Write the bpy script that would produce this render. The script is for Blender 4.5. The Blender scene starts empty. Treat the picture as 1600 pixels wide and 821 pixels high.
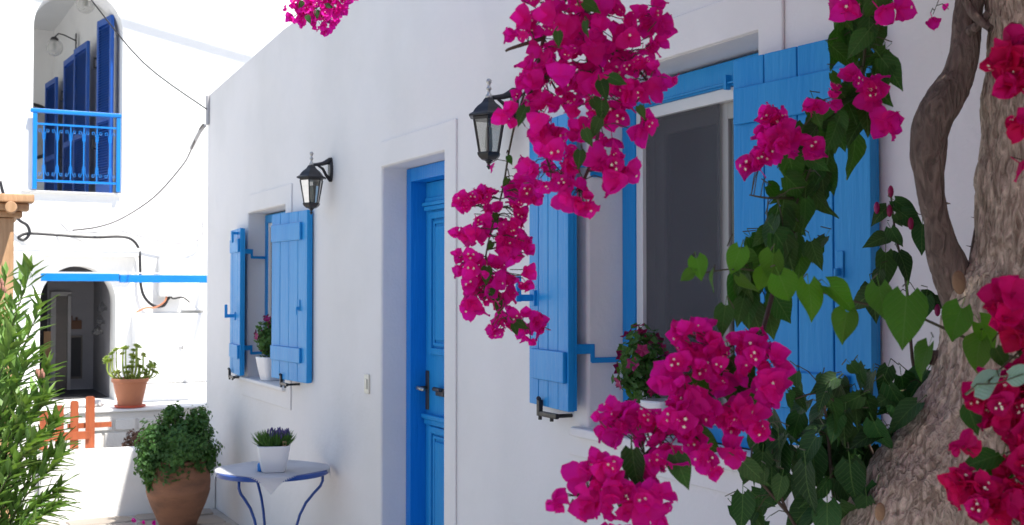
import bpy, bmesh, math, random
from mathutils import Vector, Matrix, noise
from mathutils.geometry import tessellate_polygon
SC = bpy.context.scene; COL = SC.collection
PI = math.pi; R = math.radians
rnd = random.Random(7)

# ------------------------------------------------------------ camera
yaw, pitch = R(27.5), math.atan(43.5/1800)
cam = bpy.data.objects.new('camera', bpy.data.cameras.new('camera')); COL.objects.link(cam); SC.camera = cam
fw = Vector((math.sin(yaw)*math.cos(pitch), math.cos(yaw)*math.cos(pitch), math.sin(pitch)))
rt = Vector((math.cos(yaw), -math.sin(yaw), 0)); up = rt.cross(fw)
cam.matrix_world = Matrix(((rt.x, up.x, -fw.x, -2.2), (rt.y, up.y, -fw.y, 0), (rt.z, up.z, -fw.z, 1.75), (0, 0, 0, 1)))
cam.data.sensor_width = 36; cam.data.lens = 40.5; cam.data.clip_end = 500; cam.data.clip_start = .05
cam.data.dof.use_dof = True; cam.data.dof.focus_distance = 3.2; cam.data.dof.aperture_fstop = 10
# ------------------------------------------------------------ light
W = bpy.data.worlds.new('World'); SC.world = W; W.use_nodes = True
sundir = Vector((.22, -.55, 1)).normalized()
sky = W.node_tree.nodes.new('ShaderNodeTexSky'); sky.sky_type = 'NISHITA'; sky.sun_disc = False
sky.sun_elevation = math.asin(sundir.z); sky.sun_rotation = math.atan2(sundir.x, sundir.y)
bg = W.node_tree.nodes['Background']; bg.inputs[1].default_value = .13
W.node_tree.links.new(sky.outputs[0], bg.inputs[0])
sl = bpy.data.lights.new('sun', 'SUN'); sl.energy = 4.6; sl.angle = R(.53); sl.color = (1, .96, .89)
so = bpy.data.objects.new('sun', sl); COL.objects.link(so); so.rotation_euler = sundir.to_track_quat('Z', 'Y').to_euler()
SC.view_settings.view_transform = 'Standard'; SC.view_settings.look = 'None'; SC.view_settings.gamma = 1
SC.view_settings.exposure = .74
SC.cycles.max_bounces = 10; SC.cycles.diffuse_bounces = 5; SC.cycles.transparent_max_bounces = 12

# ------------------------------------------------------------ tagging
WL = {}
def tag(o, label=None, cat=None, group=None, kind=None):
    if label: o['label'] = label
    if cat: o['category'] = cat
    if group: o['group'] = group
    if kind or cat: o['kind'] = kind or 'thing'
    return o
def thing(name, loc, label, cat, group=None):
    o = bpy.data.objects.new(name, None); o.empty_display_size = .05; COL.objects.link(o); o.location = loc
    WL[o] = Vector(loc); return tag(o, label, cat, group)
class MB:
    """collects geometry in world coordinates"""
    def __init__(s): s.v = []; s.f = []; s.m = []; s.mi = 0
    def add(s, vs, fs):
        n = len(s.v); s.v += [Vector(v) for v in vs]; s.f += [tuple(n+i for i in f) for f in fs]; s.m += [s.mi]*len(fs); return s
    def box(s, x0, x1, y0, y1, z0, z1):
        return s.hexa([(x0,y0,z0),(x1,y0,z0),(x1,y1,z0),(x0,y1,z0),(x0,y0,z1),(x1,y0,z1),(x1,y1,z1),(x0,y1,z1)])
    def hexa(s, v): return s.add(v, [(0,3,2,1),(4,5,6,7),(0,1,5,4),(1,2,6,5),(2,3,7,6),(3,0,4,7)])
    def obox(s, o, ax, ay, az, a0, a1, b0, b1, c0, c1):
        o = Vector(o); return s.hexa([o+ax*a+ay*b+az*c for a,b,c in [(a0,b0,c0),(a1,b0,c0),(a1,b1,c0),(a0,b1,c0),(a0,b0,c1),(a1,b0,c1),(a1,b1,c1),(a0,b1,c1)]])
    def tube(s, pts, rad, n=8, cap=True):
        pts = [Vector(p) for p in pts]; rs = rad if isinstance(rad, (list, tuple)) else [rad]*len(pts)
        t = (pts[1]-pts[0]).normalized(); a = t.orthogonal().normalized(); b0 = len(s.v); vs = []; fs = []
        for i, p in enumerate(pts):
            t2 = (pts[min(i+1, len(pts)-1)]-pts[max(i-1, 0)]).normalized()
            q = t.rotation_difference(t2); a = q @ a; t = t2; b = t.cross(a)
            for k in range(n):
                an = 2*PI*k/n; vs.append(p+(a*math.cos(an)+b*math.sin(an))*rs[i])
        for i in range(len(pts)-1):
            for k in range(n):
                fs.append((i*n+k, i*n+(k+1)%n, (i+1)*n+(k+1)%n, (i+1)*n+k))
        if cap: fs += [tuple(range(n-1, -1, -1)), tuple((len(pts)-1)*n+k for k in range(n))]
        return s.add(vs, fs)
    def lathe(s, c, prof, n=24, sq=None):
        c = Vector(c); vs = []; fs = []
        for r, z in prof:
            for k in range(n):
                a = 2*PI*k/n; m = 1
                if sq:
                    ca, sa = abs(math.cos(a-sq[1])), abs(math.sin(a-sq[1])); m = (ca**sq[0]+sa**sq[0])**(-1/sq[0])
                vs.append(c+Vector((r*m*math.cos(a), r*m*math.sin(a), z)))
        for i in range(len(prof)-1):
            for k in range(n): fs.append((i*n+k, i*n+(k+1)%n, (i+1)*n+(k+1)%n, (i+1)*n+k))
        fs += [tuple(range(n-1, -1, -1)), tuple((len(prof)-1)*n+k for k in range(n))]
        return s.add(vs, fs)
    def ball(s, c, rx, ry, rz, n=12, m=8, nz=0):
        prof = [(math.sin(PI*i/m), -math.cos(PI*i/m)) for i in range(m+1)]
        c = Vector(c); vs = []; fs = []
        for r, z in prof:
            for k in range(n):
                a = 2*PI*k/n; v = Vector((max(r,.01)*math.cos(a)*rx, max(r,.01)*math.sin(a)*ry, z*rz))
                if nz: v *= 1+nz*noise.noise((v+c)*9)
                vs.append(c+v)
        for i in range(m):
            for k in range(n): fs.append((i*n+k, i*n+(k+1)%n, (i+1)*n+(k+1)%n, (i+1)*n+k))
        return s.add(vs, fs)
    def mesh(s, name, mats, off=Vector((0,0,0)), smooth=False):
        me = bpy.data.meshes.new(name); me.from_pydata([v-off for v in s.v], [], s.f)
        for m in (mats if isinstance(mats, (list, tuple)) else [mats]): me.materials.append(m)
        if any(s.m): me.polygons.foreach_set('material_index', s.m)
        if smooth: me.polygons.foreach_set('use_smooth', [True]*len(me.polygons))
        me.update(); return me
    def build(s, name, mats, parent=None, smooth=False, bevel=0, segs=2, angle=35, kind=None, label=None):
        off = Vector((0,0,0))
        if parent is not None: off = WL[parent]
        elif s.v:
            off = Vector((sum(v.x for v in s.v)/len(s.v), sum(v.y for v in s.v)/len(s.v), min(v.z for v in s.v)))
        o = bpy.data.objects.new(name, s.mesh(name, mats, off, smooth)); COL.objects.link(o)
        if parent is not None: o.parent = parent; WL[o] = off
        else: o.location = off; WL[o] = off
        if bevel:
            b = o.modifiers.new('bevel', 'BEVEL'); b.width = bevel; b.segments = segs; b.limit_method = 'ANGLE'; b.angle_limit = R(angle)
            b.harden_normals = False
            o.data.polygons.foreach_set('use_smooth', [True]*len(o.data.polygons))
            w = o.modifiers.new('wn', 'WEIGHTED_NORMAL'); w.keep_sharp = False
        if kind: o['kind'] = kind
        if label: o['label'] = label
        return o
def slab(outer, holes, tf, thick, name, mat, parent=None, kind=None, bevel=.012, label=None, smooth=True):
    """a wall: 2-D outline with holes, mapped by tf(u, v, depth); reveals included"""
    mb = MB(); loops = [outer]+holes
    for d, flip in ((0, False), (thick, True)):
        pts = [[Vector((u, v, 0)) for u, v in l] for l in loops]
        tris = tessellate_polygon(pts); flat = [p for l in pts for p in l]
        n = len(mb.v); mb.v += [tf(p.x, p.y, d) for p in flat]
        mb.f += [tuple(n+i for i in t) for t in tris]; mb.m += [0]*len(tris)
    tot = sum(len(l) for l in loops); b = 0
    for l in loops:
        k = len(l)
        for i in range(k): mb.f.append((b+i, b+(i+1)%k, tot+b+(i+1)%k, tot+b+i)); mb.m.append(0)
        b += k
    o = mb.build(name, mat, parent, kind=kind, label=label)
    bm = bmesh.new(); bm.from_mesh(o.data); bmesh.ops.recalc_face_normals(bm, faces=bm.faces)
    bmesh.ops.dissolve_limit(bm, angle_limit=R(1), verts=bm.verts, edges=bm.edges)
    bm.to_mesh(o.data); bm.free()
    if bevel:
        m = o.modifiers.new('bevel', 'BEVEL'); m.width = bevel; m.segments = 3; m.limit_method = 'ANGLE'; m.angle_limit = R(40)
        o.data.polygons.foreach_set('use_smooth', [True]*len(o.data.polygons))
        o.modifiers.new('wn', 'WEIGHTED_NORMAL')
    return o

# ------------------------------------------------------------ materials
def mat(name, col, rough=.7, var=.08, vscale=3, bump=.2, bscale=30, metal=0, spec=.5, coat=0, trans=0, col2=None, objrand=0, detail=6, dist=.01, stretch=None, tcol=None, alpha=None):
    m = bpy.data.materials.new(name); m.use_nodes = True; nt = m.node_tree; N = nt.nodes; L = nt.links
    p = N['Principled BSDF']; out = N['Material Output']
    p.inputs['Roughness'].default_value = rough; p.inputs['Metallic'].default_value = metal
    p.inputs['Specular IOR Level'].default_value = spec; p.inputs['Coat Weight'].default_value = coat
    p.inputs['Coat Roughness'].default_value = .15
    tc = N.new('ShaderNodeTexCoord'); mp = N.new('ShaderNodeMapping'); L.new(tc.outputs['Object'], mp.inputs[0])
    if stretch: mp.inputs['Scale'].default_value = stretch
    nz = N.new('ShaderNodeTexNoise'); nz.inputs['Scale'].default_value = vscale; nz.inputs['Detail'].default_value = detail; L.new(mp.outputs[0], nz.inputs[0])
    mx = N.new('ShaderNodeMix'); mx.data_type = 'RGBA'
    c = Vector(col[:3]); c2 = Vector(col2[:3]) if col2 else c*(1-var*3)
    mx.inputs[6].default_value = (*c, 1); mx.inputs[7].default_value = (*c2, 1)
    rp = N.new('ShaderNodeMapRange'); rp.inputs[1].default_value = .42; rp.inputs[2].default_value = .72
    L.new(nz.outputs[0], rp.inputs[0]); L.new(rp.outputs[0], mx.inputs[0])
    colout = mx.outputs[2]
    if objrand:
        oi = N.new('ShaderNodeObjectInfo'); hs = N.new('ShaderNodeHueSaturation')
        a = N.new('ShaderNodeMapRange'); a.inputs[3].default_value = .5-objrand*.07; a.inputs[4].default_value = .5+objrand*.05
        b = N.new('ShaderNodeMapRange'); b.inputs[3].default_value = 1-objrand; b.inputs[4].default_value = 1+objrand
        wn = N.new('ShaderNodeTexWhiteNoise'); wn.noise_dimensions = '1D'; L.new(oi.outputs['Random'], wn.inputs['W'])
        L.new(oi.outputs['Random'], a.inputs[0]); L.new(wn.outputs[0], b.inputs[0])
        L.new(a.outputs[0], hs.inputs['Hue']); L.new(b.outputs[0], hs.inputs['Value']); L.new(colout, hs.inputs['Color']); colout = hs.outputs[0]
    L.new(colout, p.inputs['Base Color'])
    if bump:
        n2 = N.new('ShaderNodeTexNoise'); n2.inputs['Scale'].default_value = bscale; n2.inputs['Detail'].default_value = 8; L.new(mp.outputs[0], n2.inputs[0])
        bp = N.new('ShaderNodeBump'); bp.inputs['Strength'].default_value = bump; bp.inputs['Distance'].default_value = dist
        L.new(n2.outputs[0], bp.inputs['Height']); L.new(bp.outputs[0], p.inputs['Normal'])
    if trans:
        tr = N.new('ShaderNodeBsdfTranslucent'); ms = N.new('ShaderNodeMixShader'); ms.inputs[0].default_value = trans
        if tcol:
            tr.inputs[0].default_value = (*tcol, 1)
        else: L.new(colout, tr.inputs[0])
        L.new(p.outputs[0], ms.inputs[1]); L.new(tr.outputs[0], ms.inputs[2]); L.new(ms.outputs[0], out.inputs[0])
    if alpha is not None:
        tr = N.new('ShaderNodeBsdfTransparent'); ms = N.new('ShaderNodeMixShader'); ms.inputs[0].default_value = alpha
        L.new(tr.outputs[0], ms.inputs[1]); L.new(p.outputs[0], ms.inputs[2]); L.new(ms.outputs[0], out.inputs[0])
    return m
def plaster(name, col, col2, b1=.5, b2=.5, drips=0):
    """hand-applied lime plaster: broad undulation, brush grain and faint stains"""
    m = mat(name, col, .85, col2=col2, vscale=1.3, bump=b1, bscale=55, spec=.2, dist=.004); N = m.node_tree.nodes; L = m.node_tree.links
    bp = [n for n in N if n.type == 'BUMP'][0]; mp = [n for n in N if n.type == 'MAPPING'][0]
    n3 = N.new('ShaderNodeTexNoise'); n3.inputs['Scale'].default_value = 2.2; n3.inputs['Detail'].default_value = 3; L.new(mp.outputs[0], n3.inputs[0])
    b3 = N.new('ShaderNodeBump'); b3.inputs['Strength'].default_value = b2; b3.inputs['Distance'].default_value = .05
    L.new(n3.outputs[0], b3.inputs['Height']); L.new(b3.outputs[0], bp.inputs['Normal'])
    return m
M = {}
M['plaster'] = plaster('white_plaster', (.82,.795,.785), (.755,.735,.72))
M['plaster2'] = plaster('white_plaster_far', (.82,.81,.79), (.78,.77,.75))
M['lime'] = plaster('whitewashed_stone', (.72,.70,.66), (.50,.47,.43), .9, .8)
M['shade_in'] = mat('shade_darkened_interior', (.27,.265,.29), .8, var=.05)  # light grey passage walls, darkened in colour to deepen the shade there
M['pavers'] = plaster('flagstone', (.42,.37,.32), (.30,.26,.22), .8)
M['mortar'] = mat('whitewashed_joint', (.46,.44,.41), .9, bump=.5)
M['blue'] = mat('sky_blue_paint', (.010,.265,.65), .42, col2=(.03,.315,.69), vscale=7, bump=.3, bscale=60, stretch=(1,1,.12), spec=.28)
M['shaded_blue'] = mat('shaded_blue_paint', (.002,.21,.68), .40, col2=(.008,.25,.72), vscale=7, bump=.3, bscale=60, stretch=(1,1,.12), spec=.3)  # same paint as the shutters, deepened for the shaded door recess
M['railblue'] = mat('bright_blue_enamel', (.0,.19,.60), .35, var=.04)
M['navy'] = mat('navy_shutter_paint', (.006,.085,.40), .4, var=.05)
M['tblue'] = mat('table_blue_enamel', (.015,.07,.32), .3, var=.06, bump=.1)
M['black'] = mat('black_cast_metal', (.018,.017,.02), .38, var=.1, bump=.35, bscale=90, dist=.003)
M['grey'] = mat('grey_plastic', (.42,.41,.42), .5)
M['steel'] = mat('satin_steel', (.45,.44,.43), .3, metal=1, var=.05)
M['bronze'] = mat('dull_bronze', (.10,.09,.085), .4, metal=.7)
M['alu'] = mat('white_aluminium', (.72,.72,.72), .35, var=.03, bump=.05)
M['beige'] = mat('beige_sash', (.36,.35,.335), .4, var=.03, bump=.05)
M['net'] = mat('insect_net', (.10,.10,.115), .8, bump=0, alpha=.5)
M['frost'] = mat('frosted_lamp_glass', (.62,.64,.60), .25, bump=.15, bscale=120, trans=.5)
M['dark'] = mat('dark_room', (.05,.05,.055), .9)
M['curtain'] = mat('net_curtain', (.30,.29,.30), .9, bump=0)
M['terra'] = mat('terracotta', (.52,.20,.10), .75, col2=(.42,.16,.09), vscale=6, bump=.3)
M['urn'] = mat('weathered_terracotta', (.31,.14,.075), .8, col2=(.15,.075,.045), vscale=4, bump=.6, bscale=40, stretch=(1,1,2.5))
M['saucer'] = mat('red_plastic_saucer', (.60,.10,.05), .5)
M['wpot'] = mat('white_ceramic', (.78,.78,.80), .25, var=.02, bump=.05)
M['soil'] = mat('soil', (.06,.04,.03), .95, bump=.8)
M['wood'] = mat('pale_pine', (.55,.33,.18), .7, col2=(.42,.24,.12), vscale=5, bump=.4, stretch=(8,8,.8))
M['orange'] = mat('orange_stain_wood', (.40,.10,.035), .6, col2=(.27,.065,.025), vscale=5, bump=.3, stretch=(8,8,.8))
M['lace'] = mat('lace_cloth', (.78,.78,.80), .9, bump=.5, bscale=200, trans=.3)
M['cushion'] = mat('white_cushion_cloth', (.75,.73,.69), .9, bump=.4)
M['switch'] = mat('ivory_plastic', (.66,.64,.55), .4, var=.02, bump=0)
M['leaf'] = mat('bougainvillea_leaf', (.022,.075,.012), .42, col2=(.035,.11,.018), vscale=40, bump=.35, bscale=60, trans=.25, tcol=(.06,.20,.01), objrand=.35, dist=.004, spec=.25)
M['heart'] = mat('heart_leaf', (.06,.19,.015), .42, col2=(.08,.24,.02), vscale=40, bump=.35, bscale=60, trans=.4, tcol=(.13,.36,.01), objrand=.2, dist=.004, spec=.25)
M['pale'] = mat('pale_leaf_back', (.20,.34,.27), .5, col2=(.26,.40,.30), vscale=30, bump=.3, bscale=60, dist=.003)
M['darkleaf'] = mat('dark_shrub_leaf', (.022,.068,.018), .42, col2=(.034,.10,.025), vscale=40, bump=.35, bscale=60, trans=.15, tcol=(.03,.12,.01), objrand=.4, dist=.004, spec=.22)
M['olean'] = mat('oleander_leaf', (.17,.30,.07), .45, col2=(.24,.40,.10), vscale=20, bump=.15, trans=.3, tcol=(.2,.35,.03), objrand=.4)
M['geran'] = mat('pelargonium_leaf', (.045,.12,.03), .6, col2=(.08,.20,.035), vscale=12, bump=.2, trans=.3, tcol=(.14,.30,.03))
M['succ'] = mat('succulent_leaf', (.30,.40,.06), .5, col2=(.38,.44,.10), vscale=12, bump=.1, trans=.15, objrand=.2)
M['dry'] = mat('dry_brown_leaf', (.16,.08,.05), .8)
M['lav'] = mat('lavender_bloom', (.09,.07,.20), .7)
def petal(name, a, b, tcol, tr=.4):
    m = mat(name, a, .55, col2=b, vscale=30, bump=.5, bscale=70, trans=tr, tcol=tcol, objrand=.24, dist=.003, spec=.25); return m
M['mag'] = petal('magenta_bract', (.86,.006,.34), (.92,.03,.46), (.99,.012,.50), .55)
M['mag2'] = petal('bright_magenta_bract', (.86,.012,.42), (.90,.02,.50), (.95,.02,.55), .5)
M['crim'] = petal('crimson_bract', (.66,.002,.11), (.74,.006,.18), (.85,.004,.16))
M['pflower'] = mat('dark_pink_petal', (.34,.006,.10), .5, bump=.2, objrand=.2, trans=.2)
def veins(m):
    nt = m.node_tree; N = nt.nodes; L = nt.links; p = N['Principled BSDF']
    tc = [n for n in N if n.type == 'TEX_COORD'][0]; sx = N.new('ShaderNodeSeparateXYZ'); L.new(tc.outputs['Object'], sx.inputs[0])
    def mth(op, a, b=None, c=None):
        n = N.new('ShaderNodeMath'); n.operation = op
        for i, v in enumerate((a, b, c)):
            if v is None: continue
            if isinstance(v, (int, float)): n.inputs[i].default_value = v
            else: L.new(v, n.inputs[i])
        return n.outputs[0]
    ax = mth('ABSOLUTE', sx.outputs[0]); d = mth('SUBTRACT', sx.outputs[1], mth('MULTIPLY', ax, 1.1))
    w = mth('POWER', mth('ABSOLUTE', mth('COSINE', mth('MULTIPLY', d, 22))), 26)
    mid = mth('LESS_THAN', ax, .012); v = mth('MAXIMUM', mth('MULTIPLY', w, .55), mid)
    src = p.inputs['Base Color'].links[0].from_socket; hs = N.new('ShaderNodeMix'); hs.data_type = 'RGBA'
    L.new(mth('MULTIPLY', v, .45), hs.inputs[0]); L.new(src, hs.inputs[6]); hs.inputs[7].default_value = (.16, .30, .08, 1); L.new(hs.outputs[2], p.inputs['Base Color'])
    bp = [n for n in N if n.type == 'BUMP'][0]; b2 = N.new('ShaderNodeBump'); b2.inputs['Strength'].default_value = .6; b2.inputs['Distance'].default_value = .002; b2.invert = True
    L.new(v, b2.inputs['Height']); L.new(b2.outputs[0], bp.inputs['Normal'])
for k_ in ('leaf', 'heart', 'darkleaf', 'pale'): veins(M[k_])
M['star'] = mat('cream_floret', (.80,.72,.58), .6, bump=0)
M['stem'] = mat('green_brown_stem', (.07,.07,.03), .7, bump=.4)
M['woodstem'] = mat('woody_stem', (.09,.06,.045), .8, bump=.6)
# glass
def glass(name, col, rough=.03, a=.25):
    m = bpy.data.materials.new(name); m.use_nodes = True; N = m.node_tree.nodes; L = m.node_tree.links
    N.remove(N['Principled BSDF']); t = N.new('ShaderNodeBsdfTransparent'); t.inputs[0].default_value = (*col, 1)
    g = N.new('ShaderNodeBsdfGlossy'); g.inputs['Roughness'].default_value = rough
    lw = N.new('ShaderNodeFresnel'); lw.inputs[0].default_value = 1.5
    ms = N.new('ShaderNodeMixShader'); L.new(lw.outputs[0], ms.inputs[0]); L.new(t.outputs[0], ms.inputs[1]); L.new(g.outputs[0], ms.inputs[2])
    L.new(ms.outputs[0], N['Material Output'].inputs[0]); return m
M['glass'] = glass('window_glass', (.9,.93,.93))
M['globe'] = glass('globe_glass', (.88,.88,.86))
M['milk'] = mat('milky_globe_glass', (.75,.74,.70), .2, bump=0, alpha=.35)
# bark
def bark(name, c1, c2, c3, sc):
    m = bpy.data.materials.new(name); m.use_nodes = True; N = m.node_tree.nodes; L = m.node_tree.links; p = N['Principled BSDF']
    p.inputs['Roughness'].default_value = .9; p.inputs['Specular IOR Level'].default_value = .15
    tc = N.new('ShaderNodeTexCoord'); mp = N.new('ShaderNodeMapping'); mp.inputs['Scale'].default_value = (1,1,.28); L.new(tc.outputs['Object'], mp.inputs[0])
    n1 = N.new('ShaderNodeTexNoise'); n1.inputs['Scale'].default_value = sc; n1.inputs['Detail'].default_value = 10; n1.inputs['Distortion'].default_value = 1.2; L.new(mp.outputs[0], n1.inputs[0])
    n2 = N.new('ShaderNodeTexNoise'); n2.inputs['Scale'].default_value = 7; n2.inputs['Detail'].default_value = 4; L.new(tc.outputs['Object'], n2.inputs[0])
    cr = N.new('ShaderNodeValToRGB'); cr.color_ramp.elements[0].position = .36; cr.color_ramp.elements[0].color = (*c1, 1)
    cr.color_ramp.elements[1].position = .66; cr.color_ramp.elements[1].color = (*c2, 1)
    L.new(n1.outputs[0], cr.inputs[0]); mx = N.new('ShaderNodeMix'); mx.data_type = 'RGBA'; mx.inputs[7].default_value = (*c3, 1)
    rp = N.new('ShaderNodeMapRange'); rp.inputs[1].default_value = .5; rp.inputs[2].default_value = .7; rp.inputs[4].default_value = .7; L.new(n2.outputs[0], rp.inputs[0])
    L.new(rp.outputs[0], mx.inputs[0]); L.new(cr.outputs[0], mx.inputs[6]); L.new(mx.outputs[2], p.inputs['Base Color'])
    bp = N.new('ShaderNodeBump'); bp.inputs['Strength'].default_value = 1; bp.inputs['Distance'].default_value = .014
    L.new(n1.outputs[0], bp.inputs['Height']); L.new(bp.outputs[0], p.inputs['Normal']); return m
M['bark'] = bark('pale_furrowed_bark', (.27,.205,.155), (.68,.55,.44), (.50,.41,.33), 95)
M['bark2'] = bark('grey_brown_bark', (.115,.085,.072), (.24,.18,.15), (.17,.13,.11), 75)
M['scar'] = mat('orange_bark_scar', (.34,.21,.12), .9, bump=.8)
CM_F=[(-1.323,1.506,2.152,.092,.06,40),(-1.32,1.473,2.064,.084,.057,36),(-1.236,1.461,2.138,.053,.058,16),(-1.19,1.47,2.179,.035,.035,7),(-1.255,1.394,2.057,.042,.03,9),(-1.376,1.481,1.995,.04,.038,9),(-1.375,1.46,1.936,.039,.042,10),(-1.353,1.427,1.887,.035,.026,6),(-1.319,1.386,1.931,.031,.035,8),(-1.272,1.382,1.993,.022,.022,3),(-1.41,1.521,2.014,.025,.023,3),(-1.366,1.519,2.073,.041,.046,9),(-1.298,1.464,1.988,.034,.027,5),(-1.327,1.48,1.945,.019,.029,3),(-1.273,1.45,2.026,.038,.029,6)]
CM_S=[[(-1.261,1.522,2.464),(-1.274,1.511,2.258),(-1.297,1.493,2.133),(-1.294,1.461,2.031),(-1.308,1.447,1.961),(-1.339,1.442,1.894)],[(-1.297,1.493,2.133),(-1.253,1.437,2.088),(-1.244,1.4,2.054)],[(-1.274,1.511,2.258),(-1.353,1.522,2.133),(-1.37,1.512,2.013),(-1.366,1.478,1.924)],[(-1.353,1.522,2.133),(-1.4,1.536,2.116),(-1.409,1.541,2.111)],[(-1.357,1.515,2.073),(-1.391,1.522,2.028),(-1.397,1.526,2.004)]]
CM_L=[(-1.341,1.372,2.033,.031,-70,20),(-1.334,1.346,2.042,.027,-30,10),(-1.353,1.357,1.998,.032,-95,0),(-1.361,1.361,1.976,.03,-120,10),(-1.38,1.373,1.931,.028,-100,20),(-1.37,1.367,1.962,.027,-80,30),(-1.398,1.4,2.104,.023,-95,20),(-1.356,1.377,2.149,.031,-10,10),(-1.326,1.41,2.016,.028,-60,0),(-1.414,1.479,2.006,.032,-110,10),(-1.304,1.331,1.998,.021,-60,0),(-1.364,1.382,2.118,.023,-90,40)]
ST_F=[(-1.317,1.634,1.904,.025,.025,5),(-1.333,1.574,1.929,.02,.02,4),(-1.339,1.621,1.946,.014,.012,2),(-1.355,1.697,1.953,.015,.013,1),(-1.313,1.699,1.925,.019,.021,3),(-1.385,1.715,1.886,.027,.023,7),(-1.362,1.702,1.902,.021,.017,3),(-1.32,1.657,1.911,.023,.025,4),(-1.342,1.693,1.865,.036,.025,8),(-1.384,1.715,1.844,.027,.027,7),(-1.313,1.677,1.87,.021,.023,5),(-1.323,1.684,1.823,.032,.032,9),(-1.384,1.716,1.796,.032,.025,8),(-1.351,1.7,1.775,.038,.027,9),(-1.377,1.714,1.749,.025,.032,8),(-1.332,1.691,1.744,.032,.032,9),(-1.311,1.679,1.775,.019,.027,4),(-1.336,1.694,1.696,.023,.019,4),(-1.314,1.683,1.707,.019,.017,3),(-1.298,1.675,1.691,.023,.021,5),(-1.293,1.673,1.665,.011,.008,1),(-1.28,1.665,1.686,.008,.006,1)]
ST_S=[[(-1.205,1.665,2.328),(-1.256,1.696,2.177),(-1.301,1.7,2.054),(-1.319,1.7,1.989),(-1.334,1.699,1.913),(-1.356,1.701,1.839),(-1.363,1.706,1.775),(-1.346,1.699,1.723),(-1.317,1.685,1.691),(-1.289,1.67,1.686)]]
ST_L=[(-1.369,1.687,1.775,.031,-80,10),(-1.361,1.684,1.746,.031,-60,0),(-1.35,1.678,1.723,.027,-100,10),(-1.355,1.68,1.739,.025,-40,0),(-1.328,1.683,1.965,.017,-60,0),(-1.334,1.687,1.928,.017,-110,0),(-1.347,1.695,1.87,.019,-70,0),(-1.317,1.662,1.694,.023,-20,0),(-1.356,1.701,1.823,.019,-130,0),(-1.326,1.667,1.686,.021,-70,0)]
TL_F=[(-.777,4.64,2.92,.069,.059,34),(-.705,4.604,2.894,.091,.064,46),(-.647,4.572,2.947,.059,.053,26),(-.718,4.608,3.0,.12,.053,34),(-.612,4.552,3.027,.107,.067,26)]
TL_S=[[(-.402,3.984,3.299),(-.499,4.264,3.14),(-.612,4.551,3.04),(-.706,4.603,2.934),(-.776,4.64,2.907)]]
TL_L=[(-.772,4.549,2.861,.037,-60,0),(-.742,4.533,2.882,.037,-90,0),(-.801,4.562,2.919,.037,-120,0),(-.696,4.508,2.914,.031,-20,0)]
RV_F=[(-.975,1.441,2.016,.029,.033,8),(-.958,1.422,1.979,.027,.02,5),(-1.005,1.448,1.95,.016,.016,3),(-.988,1.449,1.985,.025,.023,4),(-.931,1.406,2.038,.014,.014,2),(-.895,1.387,2.061,.016,.014,2),(-.925,1.405,1.977,.02,.016,3),(-.835,1.356,2.071,.027,.029,5),(-.823,1.351,2.015,.018,.022,3),(-.875,1.384,2.208,.021,.012,2),(-.825,1.358,2.198,.016,.012,2),(-.793,1.341,2.204,.01,.008,1),(-.873,1.375,2.091,.016,.012,2)]
RV_S=[[(-.764,1.434,2.404),(-.798,1.422,2.234),(-.797,1.424,2.138),(-.815,1.436,2.042),(-.862,1.462,1.978),(-.898,1.484,1.882),(-.912,1.493,1.808),(-.947,1.524,1.744)],[(-.862,1.462,1.978),(-.943,1.448,1.988),(-.977,1.454,2.012)],[(-.899,1.484,1.904),(-.976,1.456,1.899),(-1.003,1.47,1.904)]]
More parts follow.
